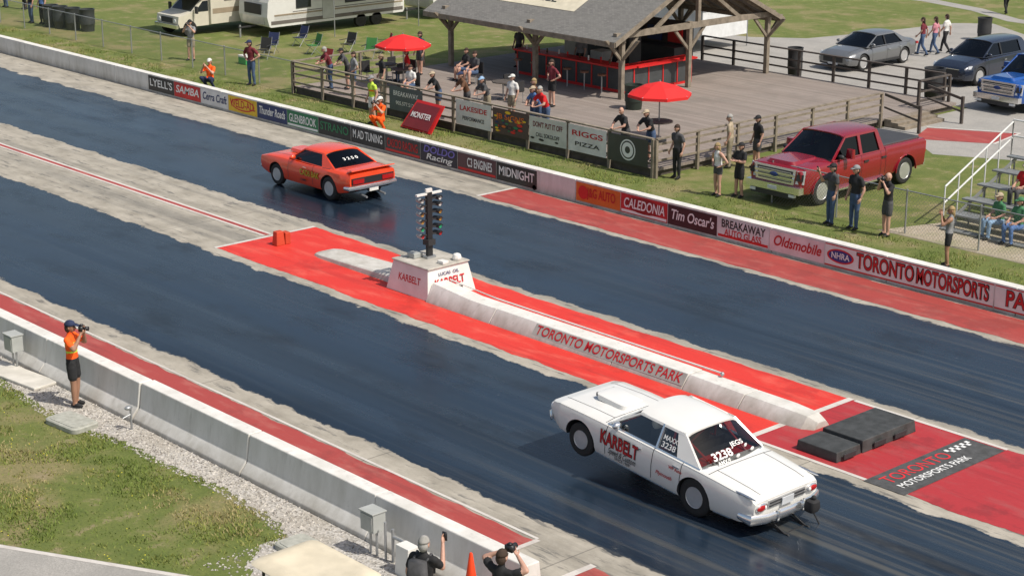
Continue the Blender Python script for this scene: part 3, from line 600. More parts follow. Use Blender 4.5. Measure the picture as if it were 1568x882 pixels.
    def screen(xb,xt,bow,mat):
        rg=[]
        for i in range(7):
            s=i/6;row=[]
            for j in range(9):
                v=j/8*2-1;yy=lerp(yb_,yr2,s)*v;zz=lerp(zb_,zr2+cr_*(1-abs(v)**3)-.03,s);x=lerp(xb,xt,s)+bow*(1-v*v)*(1-.5*s)
                row.append((x,yy*.99,zz))
            rg.append(row)
        gl.loft(rg,mat,cap=False,closed=False)
        b.tube(rg[0],[.016]*9,sp.get('trim',dark),5);b.tube(rg[6],[.014]*9,sp.get('trim',dark),5)
        for j in(0,8): b.tube([r_[j] for r_ in rg],[.022]*7,paint,5);
    screen(g['wb'],g['rf'],.10,WG);screen(g['rb'],g['rr'],g.get('rbow',-.07),sp.get('rglass',GG))
    b.obj('cabin',root,38);gl.obj('glass',root,60)
    b=B()
    for x in sp.get('seam',[]):
        h=sect(ev(x));pts=h[3:8]
        for sd in(1,-1):
            for (ya,za),(yc,zc_) in zip(pts,pts[1:]): b.add([(x-.007,(ya+.003)*sd,za),(x+.007,(ya+.003)*sd,za),(x+.007,(yc+.003)*sd,zc_),(x-.007,(yc+.003)*sd,zc_)],[(0,1,2,3)],black)
    for x in sp.get('tseam',[]):
        h=sect(ev(x));pts=h[7:];pp=[(y,z_) for y,z_ in pts]+[(-y,z_) for y,z_ in pts[::-1]]
        for (ya,za),(yc,zc_) in zip(pp,pp[1:]): b.add([(x-.007,ya,za+.003),(x+.007,ya,za+.003),(x+.007,yc,zc_+.003),(x-.007,yc,zc_+.003)],[(0,1,2,3)],black)
    for xa,xb in sp.get('lseam',[]):
        for sd in(1,-1):
            L=[(x,*sect(ev(x))[8]) for x in sorted([xa,xb]+[q for q in xs if xa<q<xb])]
            for p,q in zip(L,L[1:]): b.add([(p[0],(p[1]-.006)*sd,p[2]+.003),(q[0],(q[1]-.006)*sd,q[2]+.003),(q[0],(q[1]+.006)*sd,q[2]+.003),(p[0],(p[1]+.006)*sd,p[2]+.003)],[(0,1,2,3)],black)
    for (xa,xb,idx,w,mt_) in sp.get('line',[]):
        for sd in(1,-1):
            L=[(x,*sect(ev(x))[idx]) for x in xs if xa<=x<=xb and all(abs(x-q)>r_+.06 or idx>4 for q,r_ in sp['ax'])]
            for p,q in zip(L,L[1:]):
                if q[0]-p[0]<.2: b.add([(p[0],(p[1]+.005)*sd,p[2]-w),(q[0],(q[1]+.005)*sd,q[2]-w),(q[0],(q[1]+.005)*sd,q[2]+w),(p[0],(p[1]+.005)*sd,p[2]+w)],[(0,1,2,3)],mt_)
    sm=sp.get('seat',inter);zf=sp.get('floor',.42)
    for xx in sp.get('seats',[.1,-.75]):
        for sd in(.38,-.38):
            b.loft([rr(xx-.28,xx+.25,sd-.25,sd+.25,zf,.08),rr(xx-.26,xx+.25,sd-.24,sd+.24,zf+.2,.08)],sm)
            b.loft([rr(xx-.36,xx-.2,sd-.24,sd+.24,zf+.15,.06),rr(xx-.46,xx-.34,sd-.2,sd+.2,zf+.62,.05),rr(xx-.47,xx-.38,sd-.12,sd+.12,zf+.78,.04)],sm)
    b.box(g['wb']-.35,g['wb']-.02,-yb_+.08,yb_-.08,zb_-.22,zb_-.02,inter)
    for sd in (1,-1):
        xm=g['wb']-.3;b.ell((xm,sd*(yb_+.1),zb_+.1),(.07,.11,.07),sp.get('mir',paint),10,6);b.cyl((xm,sd*(yb_-.02),zb_+.04),(xm,sd*(yb_+.08),zb_+.08),.015,dark,6)
    sp['x'](b,root,ev)
    b.obj('trim_and_details',root,40)
    return root
def carM(x,y,heading,sc=1.04): return Matrix.Translation((x,y,.004))@Matrix.Rotation(heading,4,'Z')@Matrix.Scale(sc,4)
PI=math.pi
tail=M('tail_light_red',c(170,15,15),.25,coat=.5);headl=M('headlight_glass',(.7,.72,.74),.12);plate=M('licence_plate',(.6,.62,.65),.4)
# --- white 60s sedan
wp=M('white_car_paint',(.78,.77,.735),.28,var=.025,coat=.6)
def wx(b,root,ev):
    b.loft([rr(.95,1.75,-.3,.3,.955,.12),rr(.98,1.78,-.29,.29,1.05,.12),rr(1.02,1.7,-.25,.25,1.065,.1)],wp);b.box(1.7,1.79,-.24,.24,.98,1.045,dark)
    b.tube([(2.3,-.9,.5),(2.42,-.8,.5),(2.46,0,.5),(2.42,.8,.5),(2.3,.9,.5)],[(.07,.03)]+[(.09,.05)]*3+[(.07,.03)],chrome,8,(0,0,1))
    b.tube([(-2.55,-.93,.48),(-2.82,-.91,.48),(-2.92,-.6,.48),(-2.95,0,.48),(-2.92,.6,.48),(-2.82,.91,.48),(-2.55,.93,.48)],[(.06,.03)]+[(.10,.045)]*5+[(.06,.03)],chrome,8,(0,0,1))
    for sd in(.35,-.35): b.tube([(-2.97,sd,.40),(-2.99,sd,.48),(-2.97,sd,.60)],[(.03,.03)]*3,chrome,6)
    for sd in(1,-1):
        b.cyl((2.34,sd*.58,.68),(2.41,sd*.58,.68),.09,headl,14);b.cyl((2.32,sd*.76,.68),(2.39,sd*.76,.68),.09,headl,14)
        b.ell((-2.845,sd*.68,.69),(.03,.16,.085),chrome,14,7);b.ell((-2.862,sd*.70,.69),(.03,.12,.06),tail,14,7);b.ell((-2.872,sd*.61,.69),(.02,.035,.04),whttxt,8,5)
        b.box(-.15,.02,sd*.945-.012,sd*.945+.02,.79,.815,chrome);b.box(-1.1,-.93,sd*.945-.012,sd*.945+.02,.79,.815,chrome)
        b.slab([(-.46,sd*.862,.93),(-.42,sd*.862,.93),(-.40,sd*.665,1.35),(-.44,sd*.665,1.35)],.05,chrome)
        b.ell((-2.6,sd*.86,.875),(.25,.03,.02),chrome,10,5)
    b.box(2.33,2.39,-.48,.48,.56,.78,dark);b.box(-2.85,-2.82,-.50,.50,.62,.77,M('tail_panel_silver',(.55,.55,.55),.3,.5));b.box(-2.87,-2.85,-.48,.48,.66,.675,dark);b.box(-2.87,-2.85,-.48,.48,.72,.735,dark);b.box(-2.88,-2.86,-.16,.16,.60,.74,plate)
    for sd in(.28,-.28): b.cyl((-2.3,sd,.42),(-3.15,sd,.16),.018,black,8);b.cyl((-2.3,sd,.28),(-3.1,sd,.15),.018,black,8);b.lathe((-3.17,sd-.02,.11),[(0,.03),(0,.08),(.04,.08),(.04,.03)],rubber,14)
    b.cyl((-3.1,-.28,.16),(-3.1,.28,.16),.015,black,6);b.cyl((-2.7,-.45,.5),(-3.15,-.45,.45),.025,black,8)
    pb=M('parachute_bag',(.02,.02,.022),.8)
    b.loft([rr(-3.18,-2.98,-.56,-.34,.40,.05),rr(-3.21,-2.96,-.58,-.32,.48,.07),rr(-3.19,-2.98,-.56,-.34,.60,.06),rr(-3.14,-3.02,-.51,-.39,.63,.04)],pb);b.tube([(-3.14,-.45,.38),(-3.24,-.52,.18),(-3.28,-.42,.04),(-3.2,-.3,.10)],[.015]*4,black,6)
    b.ell((-3.1,-.45,.66),(.05,.05,.05),pb,8,5)
    rc=M('roll_cage_red',c(200,25,30),.4)
    for sd in(.6,-.6):
        b.tube([(-.55,sd,.5),(-.6,sd*.93,1.3)],[.022]*2,rc,6);b.tube([(-.6,sd*.93,1.3),(.2,sd*.93,1.3),(.75,sd,.9)],[.022]*3,rc,6);b.tube([(-.6,sd*.9,1.28),(-1.45,sd*.8,.9)],[.022]*2,rc,6);b.tube([(-.55,sd,.85),(.6,sd,.6)],[.022]*2,rc,6)
    b.tube([(-.6,-.56,1.3),(-.6,.56,1.3)],[.022]*2,rc,6);b.tube([(-.58,-.58,1.25),(-.55,.58,.6)],[.022]*2,rc,6);b.box(-1.46,-1.15,-.74,.74,.80,.90,rc);b.box(-1.15,-.95,-.74,.74,.80,.88,dark)
    b.box(-.72,-.66,-.72,.72,.45,.9,M('dark_bulkhead',(.05,.05,.05),.6))
    b.ell((.0,.38,1.13),(.13,.12,.14),white,12,8);b.tube([(-.05,.38,.7),(-.05,.38,1.0)],[(.2,.13),(.2,.12)],dark,8)
    T('KARBELT',root,(.42,.960,.66),(91,0,180),.38,blktxt,1.0,.034);T('KARBELT',root,(.42,.965,.66),(91,0,180),.38,redtxt,.97,.010)
    T('Speed & Custom',root,(.32,.965,.46),(89,0,180),.17,blktxt,.72,.006,shear=.3);T('SINCE 1969',root,(.3,.962,.36),(88,0,180),.08,blktxt,.4)
    T('Plymouth',root,(-.75,.965,.53),(90,0,180),.1,redtxt,.4,shear=.2)
    T('WP Auto',root,(-1.0,.955,.74),(90,0,180),.09,redtxt,.32)
    T('MAXX',root,(-.70,.80,1.18),(66,0,180),.13,whttxt,.34,.01);T('3238',root,(-.70,.845,1.05),(66,0,180),.15,whttxt,.34,.01)
    T('3238',root,(-1.55,.33,1.09),(38,0,-90),.22,whttxt,.52,.016);T('AMX/F',root,(-1.63,.33,.98),(38,0,-90),.11,whttxt,.34)
    T('JEGS',root,(-1.46,-.14,1.17),(38,0,-90),.13,whttxt,.34)
    for y_,x_,z_,rx in((-.48,-1.56,1.0,.05),(.0,-1.64,1.02,.05),(-.32,-1.52,1.1,.04)): b.ell((x_-.01,y_,z_+.01),(.012,rx,.04),whttxt,8,5)
W=dict(sharp=30,st=[(2.38,.80,.46,.76,.77,.03),(2.33,.87,.40,.83,.84,.04),(2.1,.925,.30,.88,.90,.055),(1.4,.95,.24,.915,.96,.06),(.80,.955,.22,.925,.975,.06),(.72,.955,.22,.925,.5,.06),(-1.4,.955,.22,.925,.5,.06),(-1.48,.955,.23,.925,.955,.06),(-2.0,.945,.27,.91,.94,.06),(-2.5,.925,.30,.88,.905,.06),(-2.74,.905,.36,.85,.87,.05),(-2.83,.87,.42,.80,.81,.04)],
 cab=(.76,-1.45),ax=[(1.475,.335),(-1.475,.365)],tw={1.475:.14,-1.475:.27},rim=.55,woff=.05,spk=5,gap={1.475:.075,-1.475:.03},
 gh=dict(wb=.82,rf=.18,rr=-.93,rb=-1.52,yb=.85,zb=.925,yr=.655,zr=1.35,crown=.085,rbow=-.15,pil=[(.82,.77,.18,.13),(-.95,-1.52,-.76,-.93)]),
 seam=[.78,-.42,-1.13],tseam=[.88,-1.72],lseam=[(.88,2.2),(-2.72,-1.72)],line=[(-2.5,2.25,6,.006,chrome),(-2.4,2.1,2,.012,chrome)],seats=[-.05],trim=chrome,x=wx,mir=chrome,belt=chrome,rglass=glass('rear_glass',(.45,.47,.47)))
sc=1.04;MW=Matrix.Translation((-21.12,24.62,.004))@Matrix.Rotation(PI,4,'Z')@Matrix.Rotation(math.radians(-5.6),4,'Y')@Matrix.Scale(sc,4)@Matrix.Translation((1.475,0,0))
vehicle('white_drag_sedan',W,MW,wp)
# --- orange coupe
op=M('orange_car_paint',c(238,76,34),.25,var=.03,coat=.8)
def ox(b,root,ev):
    b.tube([(-2.2,-.94,.52),(-2.38,-.90,.52),(-2.44,-.4,.52),(-2.44,.4,.52),(-2.38,.90,.52),(-2.2,.94,.52)],[(.05,.025)]+[(.07,.04)]*4+[(.05,.025)],chrome,8,(0,0,1));b.tube([(2.28,-.84,.48),(2.36,0,.48),(2.28,.84,.48)],[(.06,.04)]*3,chrome,8,(0,0,1))
    b.box(-2.415,-2.37,-.80,.80,.62,.82,black)
    for sd in(1,-1):
        b.box(-2.435,-2.41,sd*.56-.21,sd*.56+.21,.65,.78,tail);b.cyl((2.28,sd*.66,.66),(2.32,sd*.66,.66),.09,headl,12)
    b.slab([(-2.2,-.82,1.0),(-2.2,.82,1.0),(-2.44,.82,1.06),(-2.44,-.82,1.06)],.03,op)
    b.box(2.26,2.31,-.55,.55,.56,.8,black);b.box(-2.46,-2.44,-.17,.17,.36,.50,white);b.loft([rr(.75,1.5,-.3,.3,1.0,.12),rr(.8,1.5,-.26,.26,1.09,.12)],op)
    b.cyl((-2.2,.35,.25),(-2.55,.35,.22),.035,steel,8);b.cyl((-2.2,-.35,.25),(-2.55,-.35,.22),.035,steel,8)
    T('CADS BAK',root,(-.42,.945,.66),(90,0,180),.26,black,1.0,.03);T('CADS BAK',root,(-.42,.95,.66),(90,0,180),.26,yel,.98,.006)
    T('3 2 5 0',root,(-1.44,.1,1.21),(28,0,-90),.17,whttxt,.55,.015)
    T('CAMS',root,(-.1,.945,.42),(90,0,180),.1,black,.3)
    b.box(-.25,-.1,.915,.945,.82,.84,chrome);b.box(-.25,-.1,-.945,-.915,.82,.84,chrome)
O=dict(sharp=28,st=[(2.32,.82,.44,.76,.77,.02),(2.24,.89,.36,.82,.83,.03),(1.9,.925,.28,.90,.93,.07),(1.37,.94,.24,.93,.98,.09),(.72,.93,.22,.94,1.0,.09),(.64,.93,.22,.94,.5,.09),(-.3,.915,.22,.93,.5,.07),(-1.35,.94,.22,.98,.5,.11),(-1.42,.945,.24,.98,1.0,.12),(-1.9,.94,.28,.98,1.01,.12),(-2.25,.91,.36,.97,1.0,.09),(-2.39,.87,.44,.93,.95,.05)],
 cab=(.68,-1.38),ax=[(1.375,.34),(-1.375,.365)],tw={1.375:.18,-1.375:.26},rim=.6,spk=5,gap=.06,
 gh=dict(wb=.76,rf=.16,rr=-.80,rb=-1.62,yb=.81,zb=.945,yr=.62,zr=1.33,crown=.075,rbow=-.10,pil=[(.76,.71,.16,.11),(-.95,-1.6,-.74,-.82)]),
 seam=[.72,-.55],tseam=[.82,-1.74],lseam=[(.82,2.1),(-2.3,-1.74)],seats=[-.1],wglass=GL,glass=glass('side_glass',(.4,.42,.42)),rglass=GLD,x=ox,trim=chrome)
vehicle('orange_muscle_car',O,carM(-46.8,34.2,PI,1.035),op)
# --- pickups
def truckspec(bp_):
    def px(b,root,ev):
        b.loft([rr(-2.9,-.98,-.80,.80,1.285,.05),rr(-2.88,-1.0,-.78,.78,1.33,.05)],M('tonneau_cover',(.05,.05,.055),.6))
        b.loft([rr(1.55,2.8,-.55,.55,1.20,.15),rr(1.6,2.75,-.45,.45,1.30,.15)],bp_)
        gr_=[(2.94,-.70,.70),(2.94,.70,.70),(2.92,.76,1.15),(2.92,-.76,1.15)]
        b.slab(gr_,.08,chrome);b.slab([(2.985,-.60,.76),(2.985,.60,.76),(2.967,.66,1.09),(2.967,-.66,1.09)],.02,dark)
        for z_ in(.86,.98): b.box(2.97,3.02,-.72,.72,z_-.03,z_+.03,chrome)
        for z_ in(.80,.92,1.04): b.box(2.975,3.0,-.6,.6,z_-.012,z_+.012,alu)
        b.ell((3.02,0,.93),(.02,.16,.07),M('badge_blue',(.02,.05,.2),.3),12,6)
        b.box(2.86,3.08,-.99,.99,.46,.66,chrome);b.box(2.95,3.07,-.8,.8,.30,.455,dark);b.box(3.08,3.095,-.16,.16,.5,.6,plate)
        for sd in(1,-1):
            b.slab([(2.93,sd*.74,.74),(2.86,sd*.985,.74),(2.80,sd*.985,1.13),(2.90,sd*.79,1.13)],.06,headl);b.slab([(2.965,sd*.77,.84),(2.90,sd*.98,.84),(2.87,sd*.98,1.03),(2.95,sd*.8,1.03)],.03,dark)
            b.box(2.99,3.085,sd*.72-.1,sd*.72+.1,.36,.44,headl);b.box(-2.99,-2.95,sd*.9-.07,sd*.9+.07,.85,1.2,tail)
            b.box(-.1,.1,sd*1.0-.01,sd*1.0+.03,1.0,1.04,dark);b.box(-.95,-.75,sd*1.0-.01,sd*1.0+.03,1.0,1.04,dark);b.box(-1.0,1.3,sd*.96-.09,sd*.96+.09,.34,.39,chrome)
            b.loft([rr(.86,1.02,sd*1.12-.13,sd*1.12+.13,1.26,.04),rr(.86,1.0,sd*1.12-.12,sd*1.12+.12,1.52,.04)],bp_);b.box(.9,1.0,min(sd*.9,sd*1.1),max(sd*.9,sd*1.1),1.27,1.31,dark)
            for xa in(1.98,-1.98):
                pts=[(xa+.5*math.cos(a),sd*1.0,.42+.5*math.sin(a)) for a in [math.radians(v) for v in range(0,181,15)]];b.tube(pts,[(.02,.035)]*13,bp_,6)
        b.box(-3.0,-2.94,-.95,.95,.45,.6,chrome)
    return dict(st=[(2.93,.93,.5,1.10,1.13,.05),(2.86,.97,.42,1.15,1.19,.06),(2.6,1.0,.38,1.18,1.23,.06),(1.5,1.0,.36,1.21,1.28,.06),(1.42,1.0,.36,1.21,.8,.06),(-.88,1.0,.36,1.23,.8,.06),(-.94,1.0,.38,1.25,1.25,.06),(-.97,1.0,.38,1.28,1.28,.05),(-2.93,1.0,.42,1.28,1.28,.05),(-2.97,.97,.46,1.26,1.26,.05)],
     cab=(1.46,-.91),ax=[(1.98,.41),(-1.98,.41)],tw=.25,rim=.62,spk=6,gap=.09,wz=.0,mir=dark,
     gh=dict(wb=1.55,rf=.80,rr=-.72,rb=-.93,yb=.93,zb=1.22,yr=.76,zr=1.84,crown=.07,pil=[(1.55,1.47,.80,.72),(.25,.13,.25,.13),(-.70,-.93,-.58,-.72)]),
     seam=[1.4,.2,-.72,-.955],tseam=[1.58],seats=[.6,-.25],floor=.8,x=px,inter=M('tan_interior',(.10,.08,.06),.8),glass=GLD,rglass=GLD)
tp=M('red_truck_paint',c(138,18,34),.25,var=.03,coat=.9);vehicle('red_pickup_truck',truckspec(tp),carM(-35.55,46.45,-PI/2,1.08),tp)
tb=M('blue_truck_paint',c(15,80,160),.25,var=.03,coat=.9);vehicle('blue_pickup_truck',truckspec(tb),carM(-39.1,64.2,-PI/2-.05,1.06),tb)
def modern(h,hatch,glassm):
    def mx(b,root,ev):
        k=h/1.45
        b.box(2.28,2.345,-.5,.5,.38,.60*k,dark);b.box(2.335,2.36,-.25,.25,.28,.36,plate);b.box(2.3,2.355,-.52,.52,.6*k,.62*k,chrome)
        for sd in(1,-1):
            b.loft([[(x_,sd*y_,z_) for x_,y_,z_ in((2.27,.5,.60*k),(2.05,.885,.64*k),(1.95,.89,.74*k),(2.2,.52,.70*k))],[(x_,sd*y_,z_) for x_,y_,z_ in((2.31,.5,.60*k),(2.10,.895,.64*k),(1.98,.90,.74*k),(2.23,.52,.70*k))]],headl)
            b.box(-2.36,-2.22,sd*.68-.18,sd*.68+.18,.76*k,.86*k,tail);b.box(-.35,-.2,sd*.91-.01,sd*.91+.02,.76*k,.78*k,chrome);b.box(-1.1,-.95,sd*.905-.01,sd*.905+.02,.78*k,.8*k,chrome)
            b.box(-1.0,1.0,sd*.90-.02,sd*.90+.015,.25,.33,dark)
        b.box(-2.36,-2.33,-.25,.25,.55,.68,plate)
    k=h/1.45;r=-1.95 if hatch else -1.55
    return dict(st=[(2.34,.70,.32,.58*k,.6*k,.05),(2.28,.79,.26,.66*k,.68*k,.08),(2.15,.85,.24,.72*k,.75*k,.11),(1.9,.90,.22,.79*k,.85*k,.14),(1.0,.915,.2,.9*k,.97*k,.12),(.93,.915,.2,.9*k,.5,.12),(r+.05,.90,.22,.97*k,.5,.12),(r,.90,.22,.97*k,1.0*k,.14),(-2.2,.86,.3,.95*k,.99*k,.12),(-2.34,.78,.38,.88*k,.9*k,.08)],
     cab=(.96,r+.03),ax=[(1.4,.34*k**.5),(-1.4,.34*k**.5)],tw=.22,rim=.68,spk=7,sw=.025,
     gh=dict(wb=1.15,rf=.25,rr=-1.75 if hatch else -.95,rb=-2.15 if hatch else -1.85,yb=.80,zb=.93*k,yr=.60,zr=1.37*k,crown=.075,pil=[(1.15,1.08,.25,.18),(-.1,-.18,-.12,-.2,black),((-1.5 if hatch else -1.3),(-2.15 if hatch else -1.85),(-1.45 if hatch else -.88),(-1.75 if hatch else -.95))]),
     seam=[.85,-.15,-1.05],tseam=[1.18],lseam=[(1.18,2.1)],seats=[.1,-.8],glass=glassm,rglass=glassm,wglass=glass('smoked_glass',(.2,.22,.23),.04,1.0),x=mx)
gp=M('grey_car_paint',(.19,.195,.20),.3,.4,var=.03,coat=.8);vehicle('grey_sedan',modern(1.42,False,GLD),carM(-49.4,66.2,-PI/2,1.06),gp)
np_=M('navy_suv_paint',(.02,.028,.05),.25,.2,var=.03,coat=.9);vehicle('dark_suv',modern(1.66,True,GLD),carM(-43.9,66.9,-PI/2,1.06),np_)
# ------------------------------------------------------------ travel trailers / motorhome
dwin=M('dark_window',(.02,.025,.03),.08)
def trailer(x,y,L):
    e_=empty('travel_trailer',(x,y,0));b=B();cw=M('trailer_white',(.70,.69,.66),.4,var=.05);sg=M('trailer_stripe',(.15,.13,.12),.5)
    prof=[(0,.55),(-.12,1.0),(-.05,1.7),(.35,2.7),(.6,3.1),(L-.3,3.15),(L,2.9),(L,.6),(L-.1,.5),(.1,.5)]
    b.loft([[(xx,py,pz) for py,pz in prof] for xx in(-1.22,1.22)],cw)
    b.box(1.222,1.228,.1,L-.1,.62,.8,sg);b.box(1.222,1.227,.3,L-.1,1.02,1.1,M('trailer_tan',(.35,.28,.2),.5));b.box(1.222,1.226,1.4,L-.6,1.14,1.18,sg)
    for a,w in((1.6,.9),(4.6,1.3),(7.6,1.0)): b.box(1.225,1.25,a,a+w,1.3,2.1,dark);b.box(1.25,1.255,a+.05,a+w-.05,1.35,2.05,dwin)
    b.box(1.225,1.245,3.2,3.95,.65,2.45,M('trailer_door',(.5,.5,.48),.4));b.box(1.246,1.26,3.35,3.8,1.6,2.2,dark)
    for k in range(5): b.box(1.226,1.235,.3,L-.2,.86+.05*k,.862+.05*k,sg)
    for a in(5.6,6.6): b.lathe((0,0,0),[(0,.34),(.2,.34),(.2,.18),(.22,.02)],rubber,18,Matrix.Translation((1.02,a,.34))@Matrix.Rotation(-PI/2,4,'Z'))
    b.box(1.0,1.3,5.1,7.1,.72,.78,sg);b.slab([(1.23,2.5,2.75),(1.23,8,2.75),(3.0,8,2.55),(3.0,2.5,2.55)],.04,M('awning_fabric',(.25,.25,.24),.8))
    for a in(2.6,7.9): b.cyl((3.0,a,0),(3.0,a,2.55),.025,steel,6)
    b.box(-.06,.06,-1.0,.2,.45,.52,dark);b.cyl((0,-.9,0),(0,-.9,.6),.05,steel);b.box(-.9,.9,-.12,.0,.62,1.0,alu)
    b.box(-.7,.7,-.14,-.02,1.1,1.6,dark);b.box(-.6,.6,-.09,.12,1.9,2.4,dwin);b.obj('trailer_body',e_,bev=.03)
trailer(-74.7,50.6,8.4);trailer(-73.9,60.4,9)
mh=empty('motorhome',(-77.6,47.6,0));b=B();cm=M('motorhome_cream',(.64,.60,.50),.4,var=.06)
b.loft([[(xx,py,pz) for py,pz in[(1.6,.5),(1.6,1.9),(.4,2.0),(.2,2.5),(.5,3.1),(7,3.15),(7,.5)]] for xx in(-1.15,1.15)],cm)
b.loft([[(xx,py,pz) for py,pz in[(-.1,.45),(-.2,.7),(-.15,1.0),(.6,1.15),(1.3,1.75),(1.7,1.8),(1.7,.45)]] for xx in(-.98,.98)],cm)
b.slab([(-.85,.64,1.2),(.85,.64,1.2),(.78,1.22,1.7),(-.78,1.22,1.7)],.03,dwin)
for sd in(1,-1):
    b.slab([(sd*.985,.8,1.15),(sd*.985,1.55,1.15),(sd*.985,1.55,1.65),(sd*.985,1.25,1.65)],.02,dwin)
    for a in(.45,5.2): b.lathe((0,0,0),[(0,.38),(.24,.38),(.24,.2),(.26,.02)],rubber,18,Matrix.Translation((sd*.78,a,.38))@Matrix.Rotation(-PI/2*sd,4,'Z'))
    b.cyl((sd*.7,-.2,.78),(sd*.7,-.23,.78),.1,headl,12);b.box(sd*1.2-.1,sd*1.2+.1,.7,.78,1.1,1.45,dark)
b.box(-1,1,-.32,-.2,.42,.6,chrome);b.box(-.5,.5,-.23,-.19,.66,.92,dark);b.box(1.152,1.16,1.7,6.8,1.0,1.25,M('trailer_tan',(.35,.28,.2),.5));b.box(1.155,1.18,2.4,3.6,1.6,2.2,dark)
b.obj('motorhome_body',mh,bev=.03)
b=B();tw_=M('tent_white',(.70,.71,.71),.7)
b.box(-1.6,1.6,-1.6,1.6,.6,2.0,tw_);b.add([(-1.7,-1.7,2),(1.7,-1.7,2),(1.7,1.7,2),(-1.7,1.7,2),(0,0,2.9)],[(0,1,4),(1,2,4),(2,3,4),(3,0,4)],tw_)
for a in(-1.6,1.6):
    for q in(-1.6,1.6): b.cyl((a,q,0),(a,q,2),.03,steel,6)
b.obj('canopy_tent',loc=(-58.0,64.5,0))
def chair(x,y,rz,col):
    b=B();m=M('chair_%s'%col[0],col[1],.8)
    b.slab([(-.25,-.22,.42),(.25,-.22,.42),(.25,.22,.4),(-.25,.22,.4)],.02,m);b.slab([(-.25,.22,.42),(.25,.22,.42),(.25,.38,.92),(-.25,.38,.92)],.02,m)
    for s_ in(-.26,.26):
        b.cyl((s_,-.24,0),(s_,.26,.62),.012,steel,5);b.cyl((s_,.28,0),(s_,-.22,.45),.012,steel,5);b.cyl((s_,.22,.4),(s_,.4,.95),.012,steel,5);b.box(s_-.03,s_+.03,-.24,.28,.6,.62,dark)
    b.obj('camp_chair',None,loc=(x,y,0),rot=(0,0,rz))
for i,(x,y) in enumerate([(-69.8,48.1),(-68.3,49.4),(-67.5,50.8),(-66.3,52),(-70.6,50.3),(-65.5,50.5),(-68.8,47),(-64.5,47.2)]): chair(x,y,random.uniform(-.6,.6),[('navy',(.02,.03,.09)),('green',(.05,.2,.05)),('blk',(.02,.02,.02)),('red',(.3,.03,.03))][i%4])
b=B();b.box(-.3,.3,-.2,.2,0,.3,M('cooler_green',(.05,.35,.1),.4));b.box(-.31,.31,-.21,.21,.305,.4,white);b.obj('cooler_box',loc=(-68.2,45.6,0),bev=.02)
# ------------------------------------------------------------ people
skin1=M('skin_light',(.52,.30,.22),.55,var=.05);skin2=M('skin_tan',(.36,.19,.12),.55,var=.05)
def CM(k):
    d=dict(black=(.018,.018,.02),white=(.70,.69,.67),grey=(.24,.24,.25),dgrey=(.07,.07,.075),navy=(.02,.03,.08),blue=(.08,.16,.36),lblue=(.25,.38,.55),maroon=(.16,.02,.03),red=c(200,25,30),beige=(.42,.34,.24),tan=(.3,.22,.14),jeans=(.06,.10,.19),khaki=(.28,.24,.17),orange=c(255,95,20),neon=(.55,.75,.08),green=(.06,.20,.09),brown=(.13,.06,.03),pink=(.6,.25,.3),hair=(.05,.03,.02),hairb=(.35,.25,.12),hairg=(.35,.34,.32),olive=(.1,.11,.05))
    t_='cloth_'+k
    if t_ in _M: return _M[t_]
    m=M(t_,d[k],.85,var=.22,sc=7,bump=.35,bs=14);return m
BASE=dict(pel=(0,0,.96),wai=(0,0,1.12),che=(0,.005,1.30),nb=(0,-.01,1.45),hd=(0,.02,1.63),sh=(.185,0,1.41),el=(.25,-.03,1.14),wr=(.26,.07,.90),hip=(.09,0,.93),kn=(.10,.03,.5),an=(.11,0,.09),toe=(.135,.15,.04))
PO={'stand':{},'camera':dict(el=(.26,.17,1.24),wr=(.07,.24,1.52)),'phone':dict(elR=(.24,.16,1.22),wrR=(.12,.36,1.52)),'fold':dict(el=(.26,.08,1.15),wr=(-.04,.2,1.18)),
'hips':dict(el=(.38,-.06,1.16),wr=(.19,.06,1.02)),'up':dict(el=(.40,.10,1.50),wr=(.13,.2,1.64)),
'lean':dict(che=(0,.14,1.27),nb=(0,.2,1.41),hd=(0,.26,1.58),sh=(.185,.2,1.36),el=(.27,.34,1.13),wr=(.1,.5,1.06),wai=(0,.05,1.1)),
'walk':dict(knR=(.1,.17,.52),anR=(.1,.24,.1),toeR=(.12,.4,.07),knL=(.1,-.02,.49),anL=(.1,-.26,.14),toeL=(.12,-.12,.04),elR=(.24,-.12,1.15),wrR=(.25,-.1,.92),elL=(.24,.03,1.14),wrL=(.22,.2,.95)),
'sit':dict(dz=-.46,kn=(.13,.43,.52),an=(.13,.42,.09),toe=(.14,.58,.04),el=(.24,.06,1.16),wr=(.13,.3,1.08)),
'crouch':dict(dz=-.56,kn=(.2,.33,.50),an=(.16,.02,.09),toe=(.18,.18,.04),el=(.27,.2,1.22),wr=(.07,.3,1.5)),
'point':dict(elR=(.42,.1,1.4),wrR=(.66,.2,1.42))}
